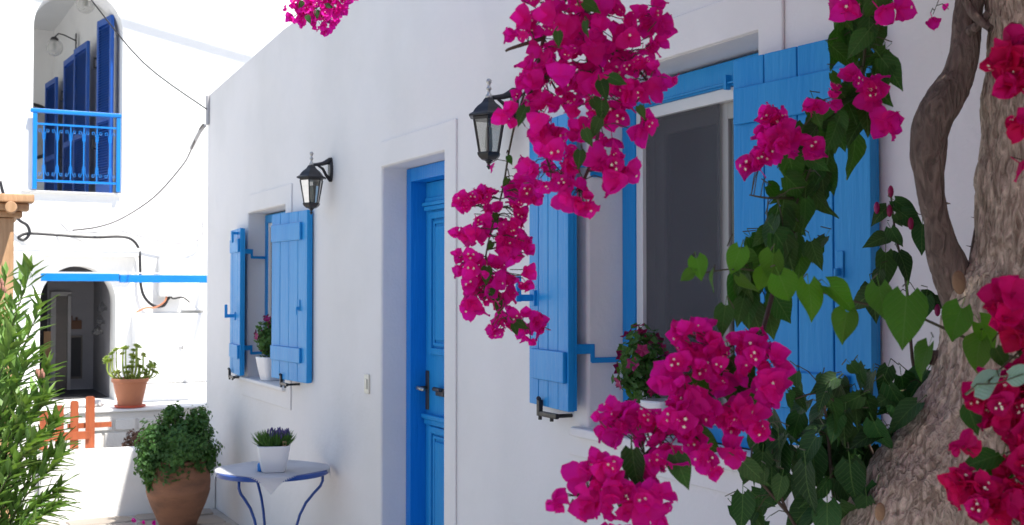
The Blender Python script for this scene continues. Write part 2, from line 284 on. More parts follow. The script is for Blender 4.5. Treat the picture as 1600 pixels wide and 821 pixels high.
RV_L=[(-.835,1.399,2.153,.045,-125,4),(-.801,1.39,2.199,.055,-87,-3),(-.757,1.471,2.177,.043,-64,28),(-.787,1.441,2.21,.045,-71,31),(-.779,1.444,2.199,.053,-90,-9),(-.78,1.473,2.19,.062,-86,-2),(-.746,1.452,2.217,.06,-89,5),(-.842,1.423,2.198,.04,-65,-17),(-.771,1.421,2.17,.044,-92,1),(-.815,1.395,2.174,.046,-79,-3),(-.818,1.449,2.143,.045,-58,-14),(-.775,1.435,2.175,.056,-111,0),(-.773,1.446,2.151,.038,-58,37),(-.828,1.412,2.232,.036,-53,27),(-.805,1.48,2.16,.053,-107,-9),(-.773,1.484,2.188,.048,-103,-19),(-.787,1.405,2.098,.056,-107,-14),(-.807,1.371,2.1,.04,-126,-10),(-.796,1.428,2.124,.037,-110,40),(-.777,1.408,2.081,.056,-51,9),(-.794,1.419,2.075,.037,-110,33),(-.799,1.395,2.13,.037,-111,-8),(-.827,1.382,2.053,.039,-56,14),(-.749,1.428,2.113,.06,-67,25),(-.765,1.468,2.116,.043,-58,35),(-.79,1.449,2.077,.057,-65,12),(-.767,1.476,2.151,.044,-53,-16),(-.796,1.364,2.105,.052,-58,-12),(-.824,1.398,2.048,.037,-79,14),(-.878,1.401,2.078,.041,-56,-19),(-.793,1.471,2.064,.058,-60,13),(-.831,1.425,2.058,.053,-59,26),(-.906,1.421,2.034,.036,-82,9),(-.819,1.423,2.07,.04,-69,11),(-.827,1.387,2.037,.056,-87,3),(-.826,1.445,2.071,.042,-53,-14),(-.801,1.437,2.026,.059,-95,31),(-.857,1.419,2.053,.058,-106,30),(-.834,1.507,2.037,.042,-116,-11),(-.821,1.504,2.055,.052,-73,-20),(-.824,1.478,2.023,.05,-91,-15),(-.804,1.476,2.014,.046,-51,18),(-.828,1.51,2.021,.046,-93,35),(-.853,1.481,1.948,.057,-95,-12),(-.879,1.422,2.003,.052,-123,-11),(-.853,1.444,1.999,.059,-84,1),(-.82,1.509,2.0,.048,-116,19),(-.904,1.42,1.956,.036,-54,30),(-.867,1.42,2.014,.059,-83,10),(-.849,1.529,2.011,.058,-121,19),(-.838,1.503,2.023,.053,-106,36),(-.861,1.498,1.969,.06,-105,-6),(-.83,1.51,1.96,.064,-98,4),(-.883,1.407,1.997,.045,-115,12),(-.821,1.512,2.024,.047,-80,-11),(-.766,1.48,1.973,.063,-82,-1),(-.823,1.512,1.905,.043,-59,27),(-.827,1.518,1.899,.045,-117,27),(-.917,1.463,1.946,.06,-88,-11),(-.908,1.439,1.905,.043,-125,40),(-.871,1.509,1.87,.055,-78,37),(-.836,1.484,1.947,.051,-72,13),(-.9,1.487,1.915,.058,-125,-10),(-.849,1.489,1.935,.047,-61,0),(-.87,1.53,1.896,.038,-128,38),(-.842,1.507,1.901,.059,-111,13),(-.891,1.533,1.912,.042,-50,22),(-.811,1.493,1.943,.047,-63,15),(-.871,1.446,1.888,.059,-78,34),(-.91,1.459,1.918,.052,-61,20),(-.91,1.472,1.868,.052,-63,33),(-.83,1.481,1.947,.054,-82,12),(-.835,1.487,1.92,.039,-90,13),(-.949,1.454,1.851,.04,-67,35),(-.871,1.524,1.858,.063,-89,-20),(-.919,1.43,1.867,.051,-71,-18),(-.877,1.537,1.84,.047,-70,29),(-.943,1.447,1.809,.05,-97,38),(-.877,1.507,1.886,.045,-67,22),(-.877,1.537,1.834,.038,-55,-3),(-.864,1.522,1.873,.054,-104,17),(-.916,1.466,1.805,.037,-107,35),(-.825,1.525,1.811,.04,-117,-14),(-.849,1.524,1.796,.055,-90,-13),(-.939,1.464,1.811,.06,-110,31),(-.856,1.48,1.809,.044,-77,34),(-.84,1.493,1.821,.042,-128,26),(-.902,1.467,1.819,.037,-104,39),(-.943,1.466,1.855,.06,-113,37),(-.944,1.45,1.816,.06,-58,22),(-.966,1.482,1.84,.038,-119,9),(-.927,1.542,1.818,.046,-63,26),(-.939,1.475,1.803,.041,-84,-8),(-.922,1.534,1.826,.046,-54,-9),(-.983,1.468,1.772,.04,-115,30),(-.97,1.461,1.846,.048,-106,23),(-.939,1.508,1.798,.046,-102,7),(-.904,1.529,1.803,.057,-97,-13),(-.95,1.519,1.698,.059,-52,12),(-.919,1.52,1.698,.052,-72,-19),(-1.01,1.485,1.717,.039,-115,-3),(-.988,1.492,1.723,.051,-102,21),(-.997,1.509,1.746,.059,-103,12),(-.988,1.496,1.741,.057,-92,-13),(-.95,1.468,1.758,.06,-73,16),(-.945,1.457,1.72,.057,-55,27),(-1.0,1.481,1.754,.042,-92,32),(-.917,1.533,1.7,.044,-53,33),(-.944,1.522,1.703,.037,-62,31),(-.925,1.497,1.719,.038,-57,-3),(-.982,1.492,1.79,.056,-57,35),(-.984,1.507,1.765,.036,-89,5),(-.943,1.535,1.751,.054,-89,13),(-1.002,1.493,1.772,.046,-122,26)]
LS_F=[(-1.228,1.3,1.678,.043,.028,15),(-1.259,1.295,1.631,.039,.032,13),(-1.161,1.265,1.678,.023,.034,8),(-1.204,1.289,1.642,.032,.03,8),(-1.14,1.256,1.62,.03,.025,8),(-1.152,1.262,1.656,.027,.022,6),(-1.224,1.256,1.589,.031,.029,10),(-1.18,1.256,1.574,.03,.025,8),(-1.276,1.271,1.59,.029,.026,8),(-1.344,1.341,1.574,.03,.021,8),(-1.324,1.308,1.563,.035,.023,11),(-1.289,1.29,1.546,.024,.023,6),(-1.255,1.251,1.522,.022,.024,5),(-1.208,1.249,1.533,.016,.014,2),(-1.312,1.281,1.514,.021,.019,4),(-1.408,1.286,1.503,.038,.022,10),(-1.397,1.281,1.47,.033,.022,8),(-1.449,1.308,1.474,.013,.015,2),(-1.341,1.252,1.47,.028,.025,7),(-1.375,1.269,1.483,.02,.015,3),(-1.397,1.28,1.524,.022,.013,4),(-1.385,1.276,1.42,.042,.025,8),(-1.258,1.274,1.55,.017,.017,3)]
LS_S=[[(-.868,1.502,1.884),(-.947,1.467,1.775),(-1.061,1.371,1.686),(-1.137,1.322,1.625),(-1.196,1.32,1.6),(-1.27,1.325,1.549),(-1.348,1.311,1.504),(-1.415,1.324,1.477)],[(-1.196,1.32,1.6),(-1.189,1.315,1.654),(-1.141,1.289,1.69)],[(-1.348,1.311,1.504),(-1.339,1.285,1.456),(-1.346,1.291,1.388)]]
LS_L=[(-1.185,1.313,1.622,.086,-30,20),(-1.158,1.311,1.617,.077,-100,10),(-1.27,1.325,1.562,.053,-140,10),(-1.291,1.259,1.511,.049,-80,10),(-1.234,1.285,1.543,.061,-20,10),(-1.347,1.288,1.511,.06,-85,30),(-1.353,1.303,1.471,.051,-110,20),(-1.163,1.333,1.708,.046,-100,10),(-1.325,1.299,1.487,.034,-60,10),(-1.142,1.303,1.59,.055,-40,10),(-1.234,1.306,1.576,.044,-60,20),(-1.406,1.331,1.454,.034,-70,20),(-1.178,1.343,1.634,.065,-150,10)]
CR_F=[(-.998,.968,2.041,.028,.027,10),(-.993,.966,2.006,.021,.013,5),(-.988,.965,1.958,.014,.014,3),(-.986,.965,1.903,.009,.011,1),(-1.019,.964,1.738,.022,.022,7),(-1.008,.959,1.71,.026,.022,9),(-1.028,.972,1.621,.028,.026,10),(-1.004,.959,1.636,.023,.031,9),(-1.01,.964,1.59,.031,.026,11),(-1.078,.977,1.561,.012,.011,2),(-1.081,.98,1.519,.018,.021,6),(-1.057,.968,1.5,.034,.026,13),(-1.023,.949,1.531,.028,.034,12),(-1.016,.947,1.485,.031,.031,10),(-.973,.942,1.668,.031,.062,10),(-.952,.945,1.99,.032,.063,9)]
CR_S=[[(-.766,1.041,2.376),(-.875,.993,2.078),(-.894,.986,1.877),(-.914,.978,1.713),(-.941,.995,1.599),(-.993,1.003,1.481),(-1.013,1.016,1.393)],[(-.879,.995,2.078),(-.945,.996,2.047)],[(-.914,.978,1.713),(-.965,.993,1.717)]]
CR_L=[(-1.071,.949,1.643,.047,25,30),(-1.035,.93,1.651,.038,10,30),(-1.047,.984,1.543,.047,-150,10),(-1.01,.988,1.521,.055,-100,10),(-1.039,1.001,1.591,.039,-60,20),(-.984,.97,1.682,.039,-100,10),(-.991,.997,1.665,.032,-60,10)]
HV_S=[[(-.66,1.118,1.65),(-.769,1.152,1.651),(-.86,1.176,1.685),(-.926,1.21,1.717),(-1.0,1.247,1.735),(-1.082,1.289,1.763),(-1.139,1.319,1.781),(-1.204,1.353,1.772)]]
HV_L=[(-1.219,1.315,1.781,.036,-80,10),(-1.235,1.324,1.77,.023,-150,10),(-1.187,1.276,1.787,.046,-85,5),(-1.203,1.307,1.763,.031,-70,60),(-1.142,1.253,1.78,.048,-100,5),(-1.137,1.228,1.749,.054,-75,0),(-1.169,1.268,1.754,.041,-95,60),(-1.106,1.213,1.736,.06,-80,10),(-1.067,1.192,1.74,.058,-60,-5),(-1.066,1.193,1.701,.049,-100,65),(-1.02,1.168,1.727,.063,-110,15),(-1.023,1.125,1.711,.079,-95,-5),(-.971,1.145,1.653,.053,-105,60),(-.948,1.109,1.701,.057,-100,10),(-.889,1.101,1.688,.053,-75,20),(-.905,1.11,1.657,.054,-110,25),(-1.134,1.283,1.763,.036,-120,20)]
DS_L=[(-.803,1.661,1.396,.054,-117,22),(-.722,1.664,1.398,.052,-87,8),(-.809,1.649,1.394,.066,-87,-4),(-.796,1.671,1.46,.06,-87,18),(-.796,1.68,1.451,.072,-74,42),(-.856,1.62,1.433,.053,-104,1),(-.814,1.613,1.392,.053,-79,0),(-.727,1.68,1.487,.057,-113,-14),(-.741,1.697,1.43,.048,-125,23),(-.757,1.73,1.44,.055,-97,-4),(-.899,1.587,1.431,.052,-70,-14),(-.81,1.626,1.441,.071,-73,16),(-.683,1.62,1.466,.064,-125,4),(-.678,1.68,1.506,.07,-95,28),(-.805,1.567,1.461,.062,-123,-1),(-.677,1.637,1.422,.076,-63,1),(-.714,1.693,1.512,.067,-118,40),(-.67,1.619,1.506,.078,-95,27),(-.648,1.661,1.49,.073,-105,2),(-.663,1.608,1.445,.072,-108,-8),(-.816,1.625,1.458,.062,-96,35),(-.675,1.621,1.412,.054,-72,11),(-.771,1.585,1.505,.056,-106,27),(-.753,1.679,1.479,.083,-70,43),(-.698,1.584,1.49,.062,-72,31),(-.687,1.515,1.523,.065,-81,-8),(-.629,1.659,1.495,.049,-64,0),(-.693,1.494,1.483,.067,-68,35),(-.781,1.516,1.513,.046,-94,27),(-.772,1.512,1.52,.067,-82,-9),(-.706,1.517,1.495,.068,-124,11),(-.678,1.624,1.445,.065,-61,2),(-.763,1.515,1.513,.052,-65,2),(-.746,1.533,1.547,.056,-108,12),(-.675,1.605,1.474,.073,-64,35),(-.706,1.567,1.541,.067,-68,40),(-.676,1.56,1.475,.051,-64,14),(-.722,1.534,1.414,.068,-80,-2),(-.595,1.627,1.354,.073,-105,40),(-.633,1.659,1.381,.08,-58,25),(-.751,1.642,1.334,.074,-112,38),(-.804,1.536,1.393,.059,-93,-14),(-.723,1.665,1.368,.08,-112,33),(-.833,1.532,1.408,.077,-97,19),(-.706,1.552,1.337,.079,-75,-8),(-.582,1.591,1.372,.059,-102,-18),(-.691,1.591,1.313,.067,-116,-9),(-.767,1.609,1.336,.078,-102,39),(-.748,1.606,1.428,.077,-107,-13),(-.697,1.688,1.407,.084,-90,12),(-.682,1.588,1.374,.064,-83,20),(-.698,1.557,1.335,.057,-112,1),(-.762,1.61,1.404,.057,-78,0),(-.795,1.522,1.347,.07,-78,-16),(-.759,1.5,1.409,.074,-90,-3),(-.867,1.561,1.406,.042,-74,7),(-.818,1.668,1.325,.05,-98,-12),(-.827,1.708,1.331,.06,-60,9),(-.799,1.706,1.305,.044,-115,21),(-.829,1.697,1.345,.043,-67,-17),(-.75,1.732,1.352,.061,-125,6),(-.925,1.587,1.368,.059,-115,6),(-.731,1.707,1.371,.056,-68,37),(-.794,1.69,1.357,.059,-60,-9),(-.651,1.528,1.556,.045,-121,20),(-.663,1.581,1.545,.043,-118,36),(-.68,1.544,1.517,.042,-71,14),(-.636,1.636,1.536,.045,-89,-1),(-.678,1.556,1.539,.051,-89,22),(-.607,1.573,1.585,.047,-77,39),(-.705,1.543,1.539,.053,-102,20),(-.823,1.576,1.552,.035,-82,19),(-.707,1.572,1.572,.037,-79,13),(-.718,1.687,1.573,.048,-70,29),(-.775,1.546,1.586,.046,-118,12),(-.788,1.54,1.561,.039,-97,4),(-.74,1.594,1.573,.039,-114,3),(-.76,1.627,1.552,.04,-92,9),(-.753,1.647,1.582,.032,-96,35),(-.702,1.616,1.547,.035,-68,22),(-.72,1.714,1.575,.035,-94,21),(-.665,1.573,1.588,.033,-108,32),(-.629,1.592,1.571,.051,-60,34),(-.705,1.533,1.599,.04,-94,27),(-.748,1.498,1.61,.032,-73,33),(-.586,1.643,1.579,.034,-120,17),(-.857,1.627,1.417,.024,-80,10),(-.758,1.737,1.33,.024,-83,42),(-.772,1.745,1.388,.02,-78,31),(-.812,1.68,1.419,.026,-121,15),(-.888,1.575,1.429,.025,-96,13),(-.848,1.679,1.411,.023,-89,24),(-.799,1.728,1.399,.022,-100,26),(-.853,1.647,1.341,.02,-99,37),(-.628,1.608,1.434,.066,-94,-8),(-.588,1.604,1.355,.077,-120,11),(-.689,1.514,1.376,.062,-86,-9),(-.619,1.606,1.425,.067,-107,-1),(-.599,1.623,1.446,.082,-58,-14),(-.627,1.64,1.363,.068,-97,40),(-.592,1.601,1.376,.076,-91,38),(-.721,1.52,1.379,.061,-91,28),(-.575,1.642,1.341,.073,-91,33),(-.716,1.509,1.356,.057,-81,14),(-.595,1.567,1.537,.06,-97,18),(-.544,1.581,1.553,.07,-56,-16),(-.611,1.529,1.526,.055,-71,-12),(-.541,1.562,1.57,.073,-110,27),(-.639,1.508,1.549,.067,-66,37),(-.662,1.477,1.532,.066,-117,37),(-.575,1.575,1.451,.057,-111,1),(-.581,1.556,1.465,.065,-83,38),(-.627,1.51,1.477,.06,-57,-5),(-.522,1.601,1.471,.065,-95,2)]
DS_S=[[(-.628,1.697,.472),(-.661,1.638,1.217),(-.695,1.617,1.401),(-.706,1.619,1.519),(-.717,1.624,1.578)],[(-.661,1.638,1.217),(-.781,1.64,1.346),(-.803,1.649,1.463),(-.814,1.653,1.521)],[(-.661,1.638,1.217),(-.621,1.579,1.39),(-.643,1.588,1.484),(-.69,1.588,1.533),(-.731,1.609,1.562),(-.772,1.631,1.551)],[(-.621,1.579,1.39),(-.547,1.571,1.516),(-.527,1.558,1.576)],[(-.781,1.64,1.346),(-.846,1.65,1.42),(-.852,1.652,1.466)]]
SS_S=[[(-.162,1.912,.24),(-.253,1.815,1.408),(-.335,1.762,1.608),(-.364,1.75,1.769),(-.383,1.758,1.862),(-.394,1.761,1.955)]]
SS_L=[(-.443,1.743,1.906,.05,-130,10),(-.397,1.718,1.919,.058,-30,10),(-.4,1.698,1.892,.06,-50,10),(-.448,1.747,1.854,.058,-130,10),(-.428,1.714,1.853,.052,-60,20),(-.382,1.69,1.853,.065,-75,10),(-.43,1.739,1.795,.079,-110,20),(-.411,1.706,1.801,.065,-80,10),(-.445,1.747,1.768,.047,-90,40),(-.453,1.752,1.729,.079,-100,10),(-.476,1.764,1.729,.066,-150,10),(-.348,1.698,1.729,.052,-30,10),(-.375,1.69,1.71,.057,-100,10),(-.346,1.675,1.723,.052,-40,20),(-.423,1.71,1.892,.034,-70,20),(-.423,1.737,1.716,.047,-110,0)]
SS_B=[(-.409,1.746,1.954),(-.449,1.745,1.919),(-.433,1.726,1.912),(-.41,1.692,1.885),(-.36,1.671,1.71)]
TRUNK=[(-.416,1.356,2.745,.085),(-.427,1.37,2.438,.083),(-.433,1.378,2.267,.08),(-.434,1.382,2.13,.08),(-.436,1.387,1.994,.083),(-.441,1.393,1.88,.085),(-.45,1.4,1.789,.094),(-.465,1.409,1.72,.108),(-.479,1.419,1.641,.108),(-.498,1.431,1.561,.111),(-.523,1.446,1.481,.122),(-.552,1.464,1.402,.14),(-.587,1.484,1.322,.149),(-.621,1.504,1.219,.154),(-.639,1.519,1.037,.157),(-.646,1.529,.787,.159),(-.648,1.539,.445,.171),(-.643,1.548,.047,.205)]
LIMB=[(-.457,1.487,1.625,.041),(-.493,1.481,1.696,.038),(-.53,1.476,1.766,.034),(-.557,1.477,1.824,.029),(-.578,1.475,1.88,.025),(-.588,1.479,1.938,.026),(-.592,1.479,2.001,.031),(-.587,1.475,2.046,.033),(-.569,1.465,2.086,.032),(-.54,1.46,2.128,.03),(-.528,1.452,2.18,.028),(-.514,1.454,2.251,.028),(-.508,1.449,2.344,.029),(-.596,1.397,2.588,.028),(-.773,1.37,2.862,.023)]
STUB=[(-.483,1.478,1.615,.02),(-.541,1.485,1.625,.017),(-.577,1.493,1.63,.015)]
ROD=[(-.409,1.547,1.801,.004),(-.402,1.542,1.853,.004),(-.389,1.534,1.92,.004),(-.362,1.519,1.963,.004)]
TWIGB=[(-.536,1.433,2.21,.01),(-.537,1.411,2.219,.009),(-.531,1.396,2.237,.008)]
TWIGC=[(-.552,1.439,2.29,.008),(-.548,1.416,2.239,.008),(-.544,1.381,2.204,.007)]
KNOT=[(-.617,1.391,1.765,.019),(-.854,1.339,1.402,.013),(-.593,1.45,1.867,.008)]
TR_F=[(-.711,1.356,2.195,.008,.008,1),(-.693,1.345,2.216,.006,.006,1)]
# ------------------------------------------------------------ ground
g = MB().box(-60, 60, -60, 120, -.3, -.012).build('ground', M['mortar'], kind='structure')
def wallx(x0):  # walls whose face looks to -X: u = y, v = z, depth goes to +X
    return lambda u, v, d: Vector((x0+d, u, v))
def wally(y0):  # walls whose face looks to -Y: u = x, v = z
    return lambda u, v, d: Vector((u, y0+d, v))
# lane of irregular flagstones, laid in whitewashed joints
pave = MB().box(-2.9, -.02, -1.5, 9.38, -.25, -.006).build('pavement', M['mortar'], kind='structure')
y = 5.2; row = 0
while y < 9.3:
    h = rnd.uniform(.26, .40); h = min(h, 9.36-y); x = -2.85+rnd.uniform(0, .2)
    if h < .12: break
    while x < -.1:
        w = rnd.uniform(.28, .55); x1 = min(x+w, -.05); j = lambda: rnd.uniform(.008, .03)
        if x1-x > .12:
            mb = MB(); q = [(x+j(), y+j()), (x1-j(), y+j()), (x1-j(), y+h-j()), (x+j(), y+h-j())]; q2 = []
            for i in range(4):
                a, b = q[i], q[(i+1)%4]
                for t in (.14, .5, .86): q2.append((a[0]+(b[0]-a[0])*t+rnd.uniform(-.006, .006), a[1]+(b[1]-a[1])*t+rnd.uniform(-.006, .006)))
            n = len(q2); zt = rnd.uniform(.002, .009)
            cx = sum(p[0] for p in q2)/n; cy = sum(p[1] for p in q2)/n
            vs = [(p[0], p[1], -.006) for p in q2]+[(cx+(p[0]-cx)*.97, cy+(p[1]-cy)*.97, zt) for p in q2]
            mb.add(vs, [tuple(range(n, 2*n))]+[(i, (i+1)%n, n+(i+1)%n, n+i) for i in range(n)])
            mb.build('paving_stone', M['pavers'], pave)
        x = x1
    y += h
# ------------------------------------------------------------ the white house on the right
house = thing('white_house', (0, 3, 0), 'whitewashed house with blue door and two blue shuttered windows along the lane', 'house')
DO = (4.892, 5.722, 0, 2.40); WS = (7.466, 8.47, 1.10, 2.32); WBg = (2.65, 3.626, 1.235, 2.51)
def ring(o): return [(o[0], o[2]), (o[1], o[2]), (o[1], o[3]), (o[0], o[3])]
outer = [(-4, -.1), (4.892, -.1), (4.892, 2.40), (5.722, 2.40), (5.722, -.1), (9.8, -.1), (9.8, 3.40), (7.6, 3.515), (4.5, 3.56), (-4, 3.6)]
slab(outer, [ring(WS), ring(WBg)], wallx(0), .32, 'wall', M['plaster'], house, bevel=.014)
slab([(.32, -.1), (6, -.1), (6, 3.4), (.32, 3.4)], [], wally(9.5), .3, 'end_wall', M['plaster'], house)
MB().box(.32, 6, -4, 9.5, 3.0, 3.2).build('roof', M['plaster'], house)
MB().box(5.7, 6, -4, 9.5, -.1, 3.0).box(.32, 5.7, -4.3, -4.0, -.1, 3.2).build('rear_wall', M['plaster'], house)
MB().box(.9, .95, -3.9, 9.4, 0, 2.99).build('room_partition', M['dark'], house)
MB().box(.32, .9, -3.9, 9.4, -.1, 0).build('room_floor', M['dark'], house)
def band(name, pts): slab(pts, [], lambda u, v, d: Vector((-.010+d, u, v)), .0098, name, M['plaster'], house, bevel=.005)
band('door_surround', [(4.89, -.1), (4.89, 2.403), (5.72, 2.403), (5.72, 2.535), (4.765, 2.535), (4.765, -.1)])
band('window_surround', [(7.464, 1.08), (7.464, 2.323), (8.39, 2.323), (8.39, 2.45), (7.335, 2.45), (7.335, .97), (8.6, .97), (8.6, 1.08)])
band('window_surround', [(2.647, 1.21), (2.647, 2.513), (3.62, 2.513), (3.62, 2.64), (2.54, 2.64), (2.54, 1.135), (3.75, 1.135), (3.75, 1.21)])
MB().box(-.035, .14, 7.44, 8.70, 1.082, 1.112).build('window_sill', M['plaster'], house, bevel=.008)
MB().box(-.04, .15, 2.60, 3.69, 1.212, 1.247).build('window_sill', M['plaster'], house, bevel=.008)
MB().box(-.02, .2, 4.895, 5.719, -.02, .06).build('door_step', M['plaster'], house, bevel=.01)

# ------------------------------------------------------------ shutters
Z = Vector((0, 0, 1))
def shutter(label, hinge, free, z0, z1, t0, t1, b0, b1, hook=True, group='open blue shutters'):
    h = Vector((*hinge, 0)); f = Vector((*free, 0)); a = (f-h); w = a.length; a.normalize()
    n = a.cross(Z); n = n if n.x < 0 else -n                       # outward, to the lane
    s = thing('shutter', (h.x, h.y, z0), label, 'shutter', group)
    bw = w/4
    for k in range(4):
        j = rnd.uniform(-.0008, .0008)
        MB().obox(h, a, n, Z, k*bw+.0022, (k+1)*bw-.0022, -.026, j, z0, z1).build('board', M['blue'], s, bevel=.003)
    MB().obox(h, a, n, Z, .004, w-.004, -.036, -.0255, z0+.003, z1-.003).build('backing', M['blue'], s)
    for c0, c1 in ((t0, t1), (b0, b1)):
        MB().obox(h, a, n, Z, w*.035, w*.86, .0005, .016, c0, c1).build('batten', M['blue'], s, bevel=.004)
    if hook:
        mb = MB(); mb.obox(h, a, n, Z, w*.80-.012, w*.80+.012, .0005, .006, (z0+z1)/2-.09, (z0+z1)/2-.02)
        mb.obox(h, a, n, Z, w*.80-.006, w*.80+.006, .006, .022, (z0+z1)/2-.085, (z0+z1)/2-.065)
        mb.obox(h, a, n, Z, w*.80-.004, w*.80+.004, .018, .024, (z0+z1)/2-.115, (z0+z1)/2-.066)
        mb.build('latch_hook', M['blue'], s, bevel=.002)
    return s, h, a, n, w
def arm(s, p0, p1, z):
    p0 = Vector((*p0, z)); p1 = Vector((*p1, z)); m = (p0+p1)/2; d = (p1-p0).normalized()
    mb = MB()
    X = d; Y = Z.cross(X)
    mb.obox(p0, X, Y, Z, -.02, (m-p0).length*.8, -.004, .004, -.018, .018)
    L0 = (m-p0).length*.8
    mb.obox(p0, X, Y, Z, L0-.016, L0, -.005, .005, -.048, .017)
    mb.obox(p0, X, Y, Z, L0-.012, (p1-p0).length, -.004, .004, -.052, -.032)
    mb.tube([p0+Z*.026, p0-Z*.026], .007)
    mb.build('hinge_arm', M['blue'], s, bevel=.0015)
def holdback(y, z, x, label):
    t = thing('shutter_holdback', (x, y, z), label, 'bracket', 'black cast shutter holdbacks')
    MB().obox((x, y, z), Vector((0,1,0)), Vector((1,0,0)), Z, -.075, .075, -.008, .008, -.034, -.014).build('crossbar', M['black'], t, bevel=.004)
    MB().obox((x, y, z), Vector((0,1,0)), Vector((1,0,0)), Z, .052, .074, -.009, .009, -.034, .028).tube([(x, y+.063, z+.028), (x-.012, y+.055, z+.036)], .009).build('prong', M['black'], t, bevel=.003)
    for q in ([(x, y-.03, z-.03), (x, y-.03, z-.046)], [(x, y+.06, z-.03), (x, y+.06, z-.048)], [(x, y-.06, z-.024), (.0, y-.06, z-.024)]): MB().tube(q, .0075).build('bolt', M['black'], t)
s, h, a, n, w = shutter('large blue board shutter partly behind the leafy vine, right of the big window', (-.096, 2.657), (-.047, 2.165), 1.33, 2.415, 2.225, 2.33, 1.43, 1.53)
s2, h2, a2, n2, w2 = shutter('blue board shutter left of the big window, behind the hanging magenta strand', (-.085, 3.62), (-.042, 4.0), 1.308, 2.40, 2.205, 2.315, 1.41, 1.525, hook=False)
s3, h3, a3, n3, w3 = shutter('small blue board shutter right of the far window, facing the viewer', (-.10, 7.466), (-.045, 6.87), 1.178, 2.247, 2.065, 2.176, 1.297, 1.391)
s4, h4, a4, n4, w4 = shutter('narrow blue shutter seen nearly edge-on, left of the far window', (-.085, 8.35), (-.045, 8.80), 1.128, 2.205, 2.03, 2.13, 1.25, 1.35, hook=False)
arm(s2, (-.06, 3.63), (.16, 3.615), 1.535); arm(s2, (-.06, 3.63), (.16, 3.615), 2.22)
arm(s4, (-.06, 8.36), (.14, 8.455), 2.035); arm(s4, (-.06, 8.36), (.14, 8.455), 1.33)
arm(s, (-.07, 2.645), (.16, 2.66), 1.535); arm(s, (-.07, 2.645), (.16, 2.66), 2.2)
arm(s3, (-.07, 7.455), (.14, 7.48), 2.035); arm(s3, (-.07, 7.455), (.14, 7.48), 1.33)
def latch(s, h, a, n, w, z, f):   # swinging latch bar standing out from the outer face
    mb = MB(); o = h+a*w*f
    mb.obox(o, n, a, Z, 0, .075, -.006, .006, z-.012, z+.014); mb.obox(o, n, a, Z, .058, .078, -.009, .009, z-.014, z+.085)
    mb.obox(o, n, a, Z, -.001, .01, -.02, .02, z-.03, z+.03); mb.build('latch_bar', M['blue'], s, bevel=.002)
latch(s4, h4, a4, n4, w4, 1.56, .45); latch(s2, h2, a2, n2, w2, 1.72, .85)
mb = MB(); o = h4+a4*w4*.2; mb.obox(o, n4, a4, Z, 0, .05, -.008, .008, 2.16, 2.18).obox(o, n4, a4, Z, .035, .05, -.02, .02, 2.10, 2.18); mb.build('hinge_pin', M['blue'], s4, bevel=.002)
holdback(8.62, 1.128, -.075, 'black holdback under the edge-on shutter left of the far window')
holdback(7.22, 1.175, -.085, 'black holdback under the small shutter right of the far window')
holdback(3.80, 1.305, -.07, 'black holdback under the shutter left of the big window')
holdback(2.42, 1.325, -.075, 'black holdback under the large shutter behind the dark leaves')

# ------------------------------------------------------------ windows
def window(label, o, X, fr, wf, small):
    y0, y1, z0, z1 = o; t = thing('window', (X, (y0+y1)/2, z0), label, 'window')
    zt = z1-.012; e = .002
    # blue timber frame: four rails
    for (a0, a1, b0, b1) in ((y0+e, y0+fr, z0+.014, zt), (y1-fr, y1-e, z0+.014, zt), (y0+fr, y1-fr, zt-fr, zt), (y0+fr, y1-fr, z0+.014, z0+fr*.8)):
        MB().box(X, X+.07, a0, a1, b0, b1).build('timber_frame', M['blue'], t, bevel=.004)
    a, b, c, d = y0+fr, y1-fr, z0+fr*.8, zt-fr
    for (a0, a1, b0, b1) in ((a, a+wf, c, d), (b-wf, b, c, d), (a+wf, b-wf, d-wf, d), (a+wf, b-wf, c, c+wf)):
        MB().box(X+.008, X+.1, a0, a1, b0, b1).build('metal_frame', M['alu'], t, bevel=.003)
    a += wf; b -= wf; c += wf; d -= wf
    mid = (a+b)/2 if small else 3.066
    for (p, q, xx) in ((mid-.03, b, .062), (a, mid+.03, .035)):
        s = MB().box(X+xx, X+xx+.02, p, p+.06, c, d).box(X+xx, X+xx+.02, q-.06, q, c, d).box(X+xx, X+xx+.02, p+.06, q-.06, d-.055, d).box(X+xx, X+xx+.02, p+.06, q-.06, c, c+.055).build('sash', M['beige'], t, bevel=.002)
        MB().box(X+xx+.008, X+xx+.013, p+.055, q-.055, c+.05, d-.05).build('pane', M['glass'], s)
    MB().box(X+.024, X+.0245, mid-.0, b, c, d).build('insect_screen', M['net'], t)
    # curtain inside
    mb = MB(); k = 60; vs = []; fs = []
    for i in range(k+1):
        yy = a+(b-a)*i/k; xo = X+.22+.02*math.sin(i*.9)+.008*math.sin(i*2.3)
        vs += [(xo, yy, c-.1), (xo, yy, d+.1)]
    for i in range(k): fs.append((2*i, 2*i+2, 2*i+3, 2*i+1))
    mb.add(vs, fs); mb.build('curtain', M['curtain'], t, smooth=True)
    if not small:
        MB().tube([(X-.012, y0+fr-.05, d+wf+.01), (X-.012, b+.02, d+wf+.008)], .004, 6).obox((X-.02, mid-.09, d+wf), Vector((0,1,0)), Vector((1,0,0)), Z, 0, .012, 0, .02, -.012, .035).build('screen_rail', M['blue'], t)
    return t
window('large sliding window with a dark insect screen between the big blue shutters', WBg, .15, .085, .042, False)
window('small far window in a deep white recess behind two blue shutters', WS, .13, .06, .035, True)

